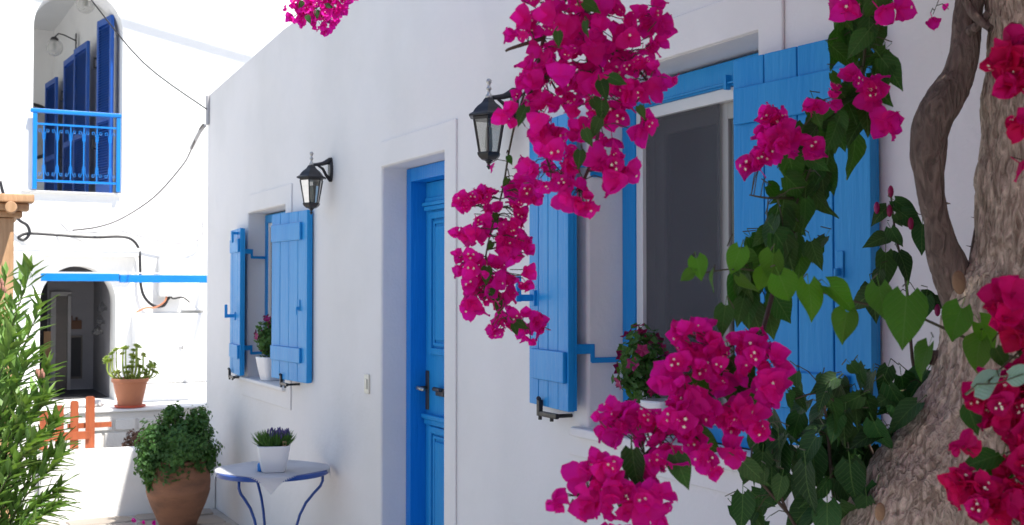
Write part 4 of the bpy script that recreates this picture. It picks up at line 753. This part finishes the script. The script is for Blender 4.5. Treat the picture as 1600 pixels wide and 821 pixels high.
sillpot((.0, 3.17, 1.249), .92, .78, (-.01,.09), 'white pot of dark pink flowers on the big window sill', 32, 20)
# ------------------------------------------------------------ far end of the lane
def arch_loop(x0, x1, z0, zs, n=20):
    c = (x0+x1)/2; r = (x1-x0)/2
    return [(x0, z0), (x1, z0), (x1, zs)]+[(c+r*math.cos(PI*i/n), zs+r*math.sin(PI*i/n)) for i in range(1, n)]+[(x0, zs)]
bh = thing('arched_house', (-.5, 13.7, 0), 'tall white house at the far end with an arched balcony above an arched doorway', 'house')
A1 = arch_loop(-.945, -.145, .5, 1.625); A2 = arch_loop(-1.037, -.092, 2.853, 4.685, 28)
slab([(-5, -.1), (5, -.1), (5, 8), (-5, 8)], [A1, A2, arch_loop(-2.95, -1.6, 2.853, 4.685, 28), arch_loop(-4.7, -3.25, 2.853, 4.685, 28)], wally(13.7), .42, 'wall', M['plaster2'], bh, bevel=.012)  # two unseen side arches added to let more light into the gallery
MB().box(-5, 5, 14.12, 19.8, 2.60, 2.852).build('gallery_floor', M['plaster2'], bh)
MB().box(-5, 5, 14.12, 19.8, 5.87, 6.1).build('gallery_ceiling', M['plaster2'], bh)
MB().box(-5, 5, 19.5, 19.8, 2.853, 5.869).build('gallery_end_wall', M['plaster2'], bh)
MB().hexa([(-.075,14.12,2.853), (.6,14.12,2.853), (.6,19.499,2.853), (-.245,19.499,2.853), (-.075,14.12,5.869), (.6,14.12,5.869), (.6,19.499,5.869), (-.245,19.499,5.869)]).build('gallery_side_wall', M['plaster2'], bh)
MB().tube([(-.58+.42*math.cos(a*PI/24), 19.49, 4.25+.42*math.sin(a*PI/24)) for a in range(49)], .03, 6).build('round_window_rim', M['dark'], bh)
MB().lathe((0,0,0), [(.001,0),(.4,0),(.4,.01),(.001,.01)], 40).build('round_window_pane', M['grey'], bh)
o = bpy.data.objects['round_window_pane']; o.matrix_basis = Matrix.Translation(Vector((-.58, 19.49, 4.25))-WL[bh]) @ Matrix.Rotation(PI/2, 4, 'X')
for v in o.data.vertices: v.co += WL[bh]
# passage behind the doorway
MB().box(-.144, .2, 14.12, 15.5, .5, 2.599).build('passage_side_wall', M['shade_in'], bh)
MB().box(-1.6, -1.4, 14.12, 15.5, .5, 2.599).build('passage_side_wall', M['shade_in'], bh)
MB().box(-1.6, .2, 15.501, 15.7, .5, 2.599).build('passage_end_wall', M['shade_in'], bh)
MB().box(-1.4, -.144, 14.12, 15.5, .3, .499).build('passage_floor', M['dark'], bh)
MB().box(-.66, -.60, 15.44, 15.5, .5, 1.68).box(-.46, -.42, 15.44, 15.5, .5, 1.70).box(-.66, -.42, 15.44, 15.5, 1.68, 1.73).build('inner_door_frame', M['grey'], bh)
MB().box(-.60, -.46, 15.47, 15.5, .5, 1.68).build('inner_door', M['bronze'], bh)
MB().box(-.98, -.70, 15.46, 15.5, .5, 1.85).build('dark_block', M['dark'], bh)  # plain dark box at the left of the passage
tag(MB().box(-.74, -.66, 15.40, 15.44, .8, 1.24).build('wooden_panel', M['wood']), 'brown wooden panel leaning in the shade of the arched doorway', 'panel')
fp = thing('wall_picture', (-.36, 15.48, .62), 'dark framed picture on the passage wall inside the arched doorway', 'picture')
MB().box(-.46, -.29, 15.475, 15.4995, .645, 1.17).build('board', M['dark'], fp); MB().box(-.47, -.28, 15.468, 15.4745, .635, .66).box(-.47, -.28, 15.468, 15.4745, 1.155, 1.18).box(-.47, -.455, 15.468, 15.4745, .66, 1.155).box(-.295, -.28, 15.468, 15.4745, .66, 1.155).build('frame', M['bronze'], fp)
kr = thing('key_rack', (-.36, 15.48, 1.25), 'small dark red house-shaped rack above the dark picture in the passage', 'rack')
MB().box(-.44, -.29, 15.465, 15.4995, 1.26, 1.37).box(-.42, -.40, 15.465, 15.4994, 1.37, 1.43).box(-.36, -.34, 15.465, 15.4994, 1.37, 1.41).build('rack_body', M['dry'], kr)
wb = thing('hanging_wire_ornament', (-.26, 14.0, 1.3), 'string of dark wire baskets hanging inside the right edge of the arched doorway', 'ornament')
MB().tube([(-.27, 14.0, 1.98), (-.27, 14.0, 1.25)], .003, 4).build('cord', M['black'], wb)
for zz, rr, dx in ((1.52, .055, .02), (1.37, .05, 0), (1.25, .06, -.03)):
    mb = MB()
    for k in range(4): mb.tube([(-.27+dx+rr*math.cos(2*PI*i/14), 14.0+rr*math.sin(2*PI*i/14), zz+.02*k*(.5)) for i in range(15)], .0045, 4)
    for k in range(7): mb.tube([(-.27+dx, 14, zz+.1), (-.27+dx+rr*math.cos(k*.9), 14.0+rr*math.sin(k*.9), zz+.03), (-.27+dx, 14, zz-.02)], .003, 4)
    mb.build('wire_basket', M['black'], wb)
# ledge over the doorway
MB().box(-1.26, .075, 13.50, 13.699, 2.13, 2.215).build('ledge', M['plaster2'], bh, bevel=.02)
MB().tube([(-1.26, 13.50, 2.215), (.08, 13.50, 2.205)], .022, 10).build('ledge_roll', M['plaster2'], bh, smooth=True)
MB().box(-1.15, -.16, 13.64, 13.70, 2.845, 2.852).box(-1.06, -.10, 13.66, 13.6995, 2.83, 2.8445).build('balcony_sill', M['plaster2'], bh)
# balcony railing
rl = thing('balcony_railing', (-.58, 13.62, 2.86), 'bright blue metal balcony railing with scrollwork across the upper arch', 'railing')
MB().obox((-1.05, 13.62, 3.73), Vector((1,0,0)), Vector((0,1,0)), Z, -.02, .935, -.03, .03, -.022, .022).build('handrail', M['railblue'], rl, bevel=.008)
MB().box(-1.045, -1.0, 13.60, 13.64, 2.862, 3.708).build('post', M['railblue'], rl, bevel=.004)
MB().box(-.165, -.12, 13.60, 13.64, 2.862, 3.708).build('post', M['railblue'], rl, bevel=.004)
MB().box(-1.0, -.165, 13.61, 13.63, 3.575, 3.595).build('rail', M['railblue'], rl); MB().box(-1.0, -.165, 13.61, 13.63, 2.945, 2.97).build('rail', M['railblue'], rl)
for k in range(6):
    xx = -1.0+.835*(k+.5)/6
    MB().tube([(xx, 13.62, 2.97), (xx, 13.62, 3.575)], .0065, 6).build('baluster', M['railblue'], rl)
    for zz, sg in ((3.575, -1), (2.97, 1)):
        mb = MB()
        for sx in (-1, 1):
            mb.tube([(xx+sx*.012, 13.62, zz+sg*.16), (xx+sx*.015, 13.62, zz+sg*.09), (xx+sx*.035, 13.62, zz+sg*.045), (xx+sx*.052, 13.62, zz+sg*.05), (xx+sx*.05, 13.62, zz+sg*.08), (xx+sx*.035, 13.62, zz+sg*.075)], .004, 5)
        mb.build('scroll', M['railblue'], rl)
# louvred shutters in the gallery
def louvre(h, f, label):
    h = Vector((*h, 0)); f = Vector((*f, 0)); a = (f-h); w = a.length; a.normalize(); n = a.cross(Z); n = n if n.x < 0 else -n
    z0, z1 = 2.87, 4.94; t = thing('louvred_shutter', (h.x, h.y, z0), label, 'shutter', 'navy louvred shutters in the gallery')
    MB().obox(h, a, n, Z, 0, .055, -.02, .02, z0, z1).obox(h, a, n, Z, w-.055, w, -.02, .02, z0, z1).obox(h, a, n, Z, .055, w-.055, -.02, .02, z1-.08, z1).obox(h, a, n, Z, .055, w-.055, -.02, .02, z0, z0+.12).obox(h, a, n, Z, .055, w-.055, -.02, .02, 3.72, 3.80).build('frame', M['navy'], t, bevel=.003)
    mb = MB(); zz = z0+.13
    while zz < z1-.1:
        mb.obox(h+Z*zz, a, (n+Z*-.8).normalized(), (n*.8+Z).normalized(), .05, w-.05, -.028, .028, 0, .005); zz += .031
    mb.build('slats', M['navy'], t, kind='stuff')
    MB().obox(h, a, n, Z, .05, w-.05, -.017, -.014, z0+.1, z1-.07).build('backing', M['navy'], t)
louvre((-.175, 13.90), (-.27, 14.35), 'nearest navy louvred shutter just inside the right of the upper arch')
louvre((-.235, 15.50), (-.315, 16.18), 'second navy louvred shutter from the right, taller neighbour of its pair')
louvre((-.28, 16.35), (-.345, 17.08), 'third navy louvred shutter from the right, touching its pair')
louvre((-.315, 18.35), (-.395, 19.05), 'farthest navy louvred shutter at the left of the gallery')
for k, (y, z, lb) in enumerate(((14.9, 4.55, 'black window hook high between the nearest and second navy shutters'), (14.9, 3.55, 'black window hook low between the nearest and second navy shutters'), (17.6, 4.55, 'black window hook high beside the farthest navy shutter'), (17.6, 3.6, 'black window hook low beside the farthest navy shutter'))):
    mb = MB(); x = -.105-(y-14)*.03
    for (a0, a1, b0, b1) in ((-.12, .0, -.07, -.045), (-.12, .0, .045, .07), (-.12, -.10, -.045, .045), (-.02, 0, -.045, .045)): mb.box(x+a0, x+a1, y, y+.03, z+b0, z+b1)
    tag(mb.build('shutter_hook', M['black']), lb, 'hook', 'black shutter hooks in the gallery')
for (c, w, lb) in (((-.486, 17.05, 5.12), -.2, 'clear glass globe lamp on a black bracket deep in the gallery'), ((-.30, 15.3, 5.36), -.13, 'clear glass globe lamp at the top edge of the arch')):
    t = thing('globe_lamp', (w, c[1], c[2]), lb, 'lamp', 'glass globe lamps in the gallery'); c = Vector(c)
    MB().ball(c, .115, .115, .12, 24, 16).build('globe', M['milk'], t, smooth=True)
    MB().lathe(c+Z*.09, [(.05,0),(.06,.02),(.04,.05),(.02,.06)], 16).build('gallery_cap', M['black'], t)
    MB().tube([c+Z*.14, c+Vector((.05,0,.20)), c+Vector((.12,0,.19)), (w, c.y, c.z+.12)], .010, 6).build('bracket', M['black'], t)
    MB().box(w-.012, w, c.y-.04, c.y+.04, c.z+.0, c.z+.22).build('back_plate', M['black'], t)
    MB().ball(c+Z*.02, .03, .03, .05, 10, 8).build('bulb', M['frost'], t, smooth=True)
# meter box and cabinet
mt = thing('meter_box', (.445, 13.62, 1.68), 'white electricity meter box on the far wall above the cabinet', 'box')
MB().box(.315, .585, 13.56, 13.6995, 1.68, 2.15).build('case', M['alu'], mt, bevel=.006)
MB().box(.328, .572, 13.549, 13.5595, 1.705, 2.125).build('lid', M['alu'], mt, bevel=.004)
cb = thing('utility_cabinet', (.44, 13.6, .66), 'large white double-door utility cabinet on the far wall', 'cabinet')
MB().box(.03, .86, 13.42, 13.6995, .70, 1.485).build('case', M['alu'], cb, bevel=.006)
for a0, a1 in ((.04, .468), (.476, .85)): MB().box(a0, a1, 13.405, 13.4195, .71, 1.475).build('door', M['alu'], cb, bevel=.004)
MB().tube([(.50, 13.40, 1.10), (.54, 13.385, 1.10)], .012, 8).tube([(.54, 13.385, 1.08), (.54, 13.385, 1.12)], .008, 6).build('knob', M['steel'], cb)
MB().box(.0, 1.2, 13.35, 13.6995, .50, .695).build('plinth', M['plaster2'], bh, bevel=.01)
MB().box(.585, .85, 13.60, 13.6995, 1.52, 1.545).build('cable_shelf', M['alu'], bh)
# cables
def cable(name, pts, r, m, label, n=6):
    tag(MB().tube(smoothpath(pts, 5), r, n).build(name, M[m], smooth=True), label, 'cable')
cable('black_cable', [(-1.369,13.6,2.934),(-1.317,13.6,2.749),(-1.187,13.6,2.53),(-1.096,13.6,2.463),(-1.069,13.6,2.373),(-1.12,13.6,2.302),(-1.18,13.6,2.321),(-1.12,13.62,2.365),(-1.0,13.62,2.373),(-.646,13.62,2.355),(-.376,13.62,2.346),(-.135,13.62,2.359),(.005,13.62,2.332),(.09,13.62,2.217),(.106,13.62,1.998),(.114,13.62,1.816),(.158,13.62,1.67),(.258,13.62,1.574),(.365,13.62,1.573),(.415,13.62,1.647),(.458,13.60,1.70)], .017, 'black', 'thick black cable running along the far wall and down to the meter box')
cable('black_cable', [(.44,13.6,1.70),(.47,13.6,1.655),(.581,13.6,1.668),(.662,13.6,1.609)], .009, 'black', 'short black cable tail under the meter box')
cable('red_cable', [(.40,13.58,1.70),(.37,13.58,1.62),(.27,13.58,1.555),(.16,13.58,1.55),(.06,13.58,1.50)], .010, 'terra', 'reddish brown cable looping under the meter box to the cabinet')
cable('grey_cable', [(-.75,13.62,2.50),(-.70,13.6,2.44),(-.648,13.6,2.404),(-.40,13.6,2.40),(-.139,13.6,2.425),(-.034,13.6,2.404),(.177,13.6,2.35),(.464,13.6,2.297),(.682,13.6,2.316),(.799,13.6,2.393),(.80,13.6,2.565)], .010, 'grey', 'pale grey cable along the far wall right of the thick black one')
cable('overhead_wire', [(-1.0,9.46,4.04),(-.55,9.66,3.60),(-.02,9.74,3.27)], .006, 'black', 'thin dark wire running down from the top edge to the house corner', 5)
cable('slack_wire', [(-.036,9.80,3.15),(-.04,9.9,3.13),(-.045,10.0,3.081),(-.048,10.238,2.973),(.024,10.99,2.905),(-.017,12.144,2.70),(-.177,13.134,2.534),(-.367,13.55,2.458),(-.62,13.66,2.42)], .008, 'bronze', 'slack thin wire sagging from the house corner to the far wall', 5)
cable('cable_end', [(-.01,9.86,3.15),(-.035,9.95,3.10),(-.05,10.2,2.99)], .017, 'grey', 'thick grey cable end curling down from the house corner', 6)
cable('power_line', [(-4.5,12.6,7.9),(-1,12.7,6.9),(3,12.8,5.9)], .03, 'black', 'power line crossing high over the lane in front of the far house')
# blue awning beam
bm_ = thing('awning_beam', (-.2, 12.6, 1.88), 'long bright blue beam spanning the lane in front of the arched doorway', 'beam')
MB().box(-1.04, -.28, 12.58, 12.64, 1.845, 1.925).build('beam_section', M['railblue'], bm_, bevel=.004)
MB().box(-.272, .9, 12.58, 12.64, 1.832, 1.914).build('beam_section', M['railblue'], bm_, bevel=.004)
MB().box(-1.045, .9, 12.60, 12.66, 1.926, 1.94).build('white_strip', M['alu'], bm_)
MB().box(-1.03, -1.0, 12.64, 13.699, 1.86, 1.90).build('wall_arm', M['alu'], bm_); MB().box(.8, .84, 12.64, 13.699, 1.83, 1.87).build('wall_arm', M['alu'], bm_)
# terrace and low walls
MB().box(-5, 5, 11.05, 13.699, -.1, .5).build('terrace', M['plaster2'], kind='structure')
lw = thing('stone_wall', (-.5, 10.9, 0), 'low whitewashed rough stone wall under the terracotta pot', 'wall')
MB().box(-5, 3, 10.82, 11.05, -.1, .66).build('wall_core', M['lime'], lw, bevel=.01)
MB().box(-5, 3, 10.795, 11.07, .66, .685).build('coping', M['plaster2'], lw, bevel=.01)
z = .02; r5 = random.Random(5)
while z < .63:
    hgt = min(r5.uniform(.11, .17), .655-z); x = -1.5+r5.uniform(-.2, 0)
    if hgt < .05: break
    while x < .35:
        w_ = r5.uniform(.18, .42); e = .008; d = r5.uniform(.012, .03)
        q = [(x+e, z+e), (x+w_*.5, z+e*r5.uniform(.5,1.5)), (x+w_-e, z+e), (x+w_-e, z+hgt-e), (x+w_*.45, z+hgt-e*r5.uniform(.5,1.5)), (x+e, z+hgt-e)]
        n6 = 6; cx, cz = x+w_/2, z+hgt/2
        vs = [(a_, 10.8205, b_) for a_, b_ in q]+[(cx+(a_-cx)*.93, 10.82-d, cz+(b_-cz)*.85) for a_, b_ in q]
        MB().add(vs, [tuple(range(n6, 2*n6))]+[(i, (i+1) % n6, n6+(i+1) % n6, n6+i) for i in range(n6)]).build('stone', M['lime'], lw)
        x += w_
    z += hgt
fw_ = slab([(-1.325, -.1), (-.003, -.1), (-.003, .50), (-.7, .506), (-1.325, .512)], [], wally(9.4), .2, 'low_wall', M['plaster2'], bevel=.02)
tag(fw_, 'smooth low white garden wall behind the big clay urn', 'wall')
sw_ = slab([(-1.8, -.1), (-1.33, -.1), (-1.33, .52), (-1.40, .75), (-1.8, .80)], [], wally(9.5), .18, 'side_wall', M['plaster2'], bevel=.02)
tag(sw_, 'white wall with a sloping end behind the oleander', 'wall')
for (x, r1, lb) in ((-.98, .13, 'pale cushion lying left on the terrace wall by the doorway'), (-.74, .13, 'pale cushion lying right on the terrace wall by the doorway')):
    tag(MB().ball((x, 11.2, .70), r1, .09, .055, 16, 10, nz=.4).build('cushion', M['cushion'], smooth=True), lb, 'cushion', 'pale cushions on the terrace wall')
# orange picket fence
pf = thing('picket_fence', (-1.1, 9.68, .5), 'short orange wooden picket fence standing on the low wall', 'fence')
for x, zt, zb in ((-1.285, .82, .51), (-1.17, .855, .51), (-1.062, .885, .51)):
    w_ = .030
    mb = MB(); pr = [(x-w_, zb), (x+w_, zb), (x+w_, zt-.012), (x+w_*.6, zt), (x-w_*.6, zt), (x-w_, zt-.012)]
    mb.add([(a_, 9.60, b_) for a_, b_ in pr]+[(a_, 9.62, b_) for a_, b_ in pr], [(5,4,3,2,1,0), (6,7,8,9,10,11)]+[(i, (i+1) % 6, 6+(i+1) % 6, 6+i) for i in range(6)]); mb.build('picket', M['orange'], pf)
x = -.945; w_ = .034
pr = [(x-w_, .51), (x+w_, .51), (x+w_, .905), (x+w_*.6, .915), (x-w_*.6, .915), (x-w_, .905)]
mb = MB(); mb.add([(a_, 9.60, b_) for a_, b_ in pr]+[(a_, 9.62, b_) for a_, b_ in pr], [(5,4,3,2,1,0), (6,7,8,9,10,11)]+[(i, (i+1) % 6, 6+(i+1) % 6, 6+i) for i in range(6)]); mb.build('picket', M['orange'], pf)
MB().box(-1.11, -.78, 9.622, 9.642, .665, .705).build('rail', M['orange'], pf); MB().box(-1.34, -.95, 9.575, 9.598, .585, .645).build('rail', M['orange'], pf)
# terracotta pot with succulent on the stone wall
tp = thing('terracotta_pot', (-.43, 10.93, .686), 'terracotta pot of yellow-green succulents on the stone wall', 'potted plant')
MB().lathe((-.43, 10.93, .688), [(.12,0),(.135,.006),(.14,.022),(.128,.024),(.118,.01)], 32).build('saucer', M['saucer'], tp, smooth=False)
MB().lathe((-.43, 10.93, .70), [(.095,0),(.105,.01),(.148,.21),(.150,.215),(.160,.217),(.163,.225),(.163,.25),(.155,.253),(.148,.245),(.14,.215),(.02,.21)], 40).build('pot', M['terra'], tp, bevel=.002)
MB().lathe((-.43, 10.93, .905), [(.14,0),(.14,.01),(.01,.014)], 20).build('soil', M['soil'], tp)
r6 = random.Random(8)
ros = [(-.60,1.10,.5),(-.55,1.20,.45),(-.48,1.22,.45),(-.36,1.22,.5),(-.32,1.14,.4),(-.40,1.12,.5),(-.43,1.04,.5),(-.35,1.04,.5),(-.27,1.05,.5),(-.24,1.0,.4),(-.46,.99,.45),(-.53,.99,.4),(-.31,.98,.4),(-.25,1.08,.35)]
ros += [(x_+r6.uniform(-.045, .045), z_+r6.uniform(-.05, .03), s_*.85) for x_, z_, s_ in ros for _ in range(2)]
for (x, z, s) in ros:
    y = 10.93+r6.uniform(-.07, .07); b = (-.43+(x+.43)*.35, 10.93, .91); mid = (-.43+(x+.43)*.95, y, .94+(z-.94)*.35)
    MB().tube(smoothpath([b, mid, (x, y, z)], 4), .006, 6).build('branch', M['succ'], tp, smooth=True)
    mb = MB(); c = Vector((x, y, z)); ax = Vector((x+.43, 0, .25)).normalized()
    for i in range(14):
        ph = i*2.4; el = .25+i/14*1.1; t1 = ax.orthogonal().normalized(); t2 = ax.cross(t1)
        d = ((t1*math.cos(ph)+t2*math.sin(ph))*math.cos(el)+ax*math.sin(el)).normalized(); sd = d.cross(ax).normalized(); L_ = .066*(s*1.9)*(1-.4*i/14)
        mb.add([c, c+d*L_*.6+sd*L_*.36, c+d*L_, c+d*L_*.6-sd*L_*.30, c+d*L_*.5+ax*L_*.1], [(0,1,4), (1,2,4), (2,3,4), (3,0,4)])
    mb.build('rosette', M['succ'], tp)
# big urn with pelargonium
uc = (-.43, 8.77, .0); ur = thing('clay_urn', uc, 'big weathered clay urn with a bushy green plant at the house corner', 'potted plant')
prof = [(.125,0),(.135,.01),(.14,.03),(.165,.09),(.20,.17),(.222,.235),(.229,.262),(.231,.27),(.229,.28),(.233,.33),(.231,.372),(.233,.38),(.229,.39),(.218,.43),(.203,.462),(.200,.47),(.212,.476),(.218,.49),(.212,.502),(.190,.502),(.185,.47),(.02,.46)]
MB().lathe(uc, prof, 64).build('urn', M['urn'], ur, smooth=True)
foliage(ur, (-.45, 8.75, .585), .285, .265, 9000, .030, M['geran'], narrow=.95, shell=.30, nza=.5, nzs=2.2, zmin=-.235)
for (x, z, rx) in ((-.66, .50, .10), (-.64, .40, .07), (-.62, .32, .045), (-.30, .80, .10), (-.48, .84, .08), (-.26, .55, .09), (-.24, .46, .06)):
    foliage(ur, (x, 8.70, z), rx, rx, 420, .028, M['geran'], narrow=.95, shell=.1)
mb = MB()
for i in range(26):
    a = rnd.uniform(0, 6.28); el = rnd.uniform(.2, 1.4); q = Vector((-.45+.29*math.cos(a)*math.cos(el), 8.77+.29*math.sin(a)*math.cos(el), .60+.27*math.sin(el)))
    mb.tube([(-.43, 8.77, .47), (Vector((-.43, 8.77, .5))+q)/2+Z*.02, q], .003, 4, cap=False)
mb.build('stem', M['stem'], ur)
# small dry plant behind the low wall
dp = thing('dry_plant', (-.52, 9.9, .3), 'small brown dried plant behind the low wall left of the urn', 'plant')
MB().lathe((-.52, 9.9, .0), [(.12,0),(.16,.36),(.15,.36),(.02,.34)], 24).build('pot', M['urn'], dp)
foliage(dp, (-.52, 9.9, .50), .13, .11, 500, .04, M['dry'], narrow=.6, shell=.2)
# fallen petals
for (x, y, rot, lb) in ((-.72, 8.98, .3, 'fallen pink blossom on the paving nearest the foot of the low wall'), (-.67, 8.88, 1.2, 'fallen pink blossom in the middle of the little group left of the clay urn'), (-.60, 8.84, 2.2, 'fallen pink blossom closest to the foot of the clay urn'), (-1.05, 8.80, .8, 'lone fallen pink blossom on the paving beside the oleander'), (-.50, 8.45, 2, 'fallen pink blossom lying in front of the clay urn')):
    o = bpy.data.objects.new('fallen_blossom', TR['mag2'][int(rot*2) % 6]); COL.objects.link(o); o.location = (x, y, .03); o.rotation_euler = (1.3, rot, rot); o.scale = (.03, .03, .03)
    tag(o, lb, 'blossom', 'fallen pink blossoms on the paving')
# pergola post
pg = thing('pergola_post', (-1.75, 7.63, 0), 'pale wooden pergola post with stacked beam ends at the left edge', 'pergola')
MB().box(-1.80, -1.655, 7.60, 7.74, 0, 2.19).build('post', M['wood'], pg, bevel=.006)
MB().box(-2.6, -1.55, 7.50, 7.62, 2.28, 2.33).build('beam', M['wood'], pg, bevel=.008); MB().box(-2.6, -1.575, 7.54, 7.66, 2.232, 2.277).build('beam', M['wood'], pg, bevel=.008); MB().box(-2.6, -1.61, 7.58, 7.72, 2.193, 2.23).build('beam', M['wood'], pg, bevel=.006)
MB().tube([(-1.685, 7.42, 2.245), (-1.60, 8.6, 2.245)], .034, 16).build('round_pole', M['wood'], pg, bevel=.004)
# oleander
ol = thing('oleander_bush', (-1.85, 5.75, 0), 'tall green oleander bush with narrow leaves at the left edge', 'bush')
rO = random.Random(77); stuff = MB(); cnt = 0
stems = []
for i in range(74):
    tx = rO.uniform(-2.4, -1.62); tz = rO.uniform(.55, 1.85)
    lim = -1.60+.0*(tz)                                # silhouette: wide low, narrower towards the top
    if tz > 1.45: tx = min(tx, -1.72+rO.uniform(-.1, .02))
    elif tz > 1.1: tx = min(tx, -1.62+rO.uniform(-.1, .03))
    ty = rO.uniform(5.35, 6.1); stems.append((tx, ty, tz))
stems += [(-1.70, 5.55, 1.66), (-1.74, 5.5, 1.83), (-1.66, 5.5, 1.40), (-1.63, 5.45, 1.17), (-1.61, 5.5, 1.06), (-1.62, 5.5, .86), (-1.60, 5.45, 1.02), (-1.62, 5.45, .80), (-1.68, 5.4, 1.28), (-1.76, 5.4, 1.45)]
leafs = []
for (tx, ty, tz) in stems:
    b = Vector((-2.0+(tx+2)*.3, 5.75+(ty-5.75)*.4, 0)); tip = Vector((tx, ty, tz)); mid = (b+tip)/2+Vector((-.08, 0, .18))
    p = smoothpath([b, mid, tip], 12); MB().tube(p, [.007-.00022*i for i in range(len(p))], 5).build('stem', M['stem'], ol, smooth=True)
    n = len(p)
    for i in range(6, n):
        t = (p[min(i+1, n-1)]-p[i-1]).normalized(); a0 = rO.uniform(0, 6)
        for k in range(3 if i < n-5 else 4):
            a = a0+2.1*k; s = t.orthogonal().normalized(); s.rotate(Matrix.Rotation(a, 3, t)); d = (t*rO.uniform(.7, 1.4)+s*rO.uniform(.5, 1)).normalized()
            leafs.append((p[i]+Vector((rO.uniform(-.008,.008),)*3), d, rO.uniform(.085, .14), rO.random()))
vis = sorted(leafs, key=lambda l: -(l[0].x+1.9)-(6-l[0].y)*.9*1-(0 if l[0].z > .6 else -5))
for (p, d, s, q) in vis[:295]:
    up_ = Z+Vector((q-.5, .3, 0)); inst('leaf', LF['olean'][int(q*2)], ol, p, d, up_, s*.88)
for (p, d, s, q) in vis[295:]:
    x = d.cross(Z).normalized()*s*.12; nrm = x.cross(d).normalized()
    stuff.add([p, p+d*s*.45+x+nrm*.003, p+d*s-Z*s*.12, p+d*s*.45-x+nrm*.003], [(0,1,2,3)])
stuff.build('foliage', M['olean'], ol, kind='stuff')
mb = MB()
for (x, y, z) in ((-1.85, 5.5, 1.78), (-1.70, 5.45, 1.40)): 
    for k in range(9): mb.ball((x+rO.uniform(-.02,.02), y+rO.uniform(-.02,.02), z+rO.uniform(-.03,.03)), .006, .006, .014, 6, 5)
mb.build('bud', mat('pink_brown_bud', (.45,.22,.16), .7), ol, kind='stuff')
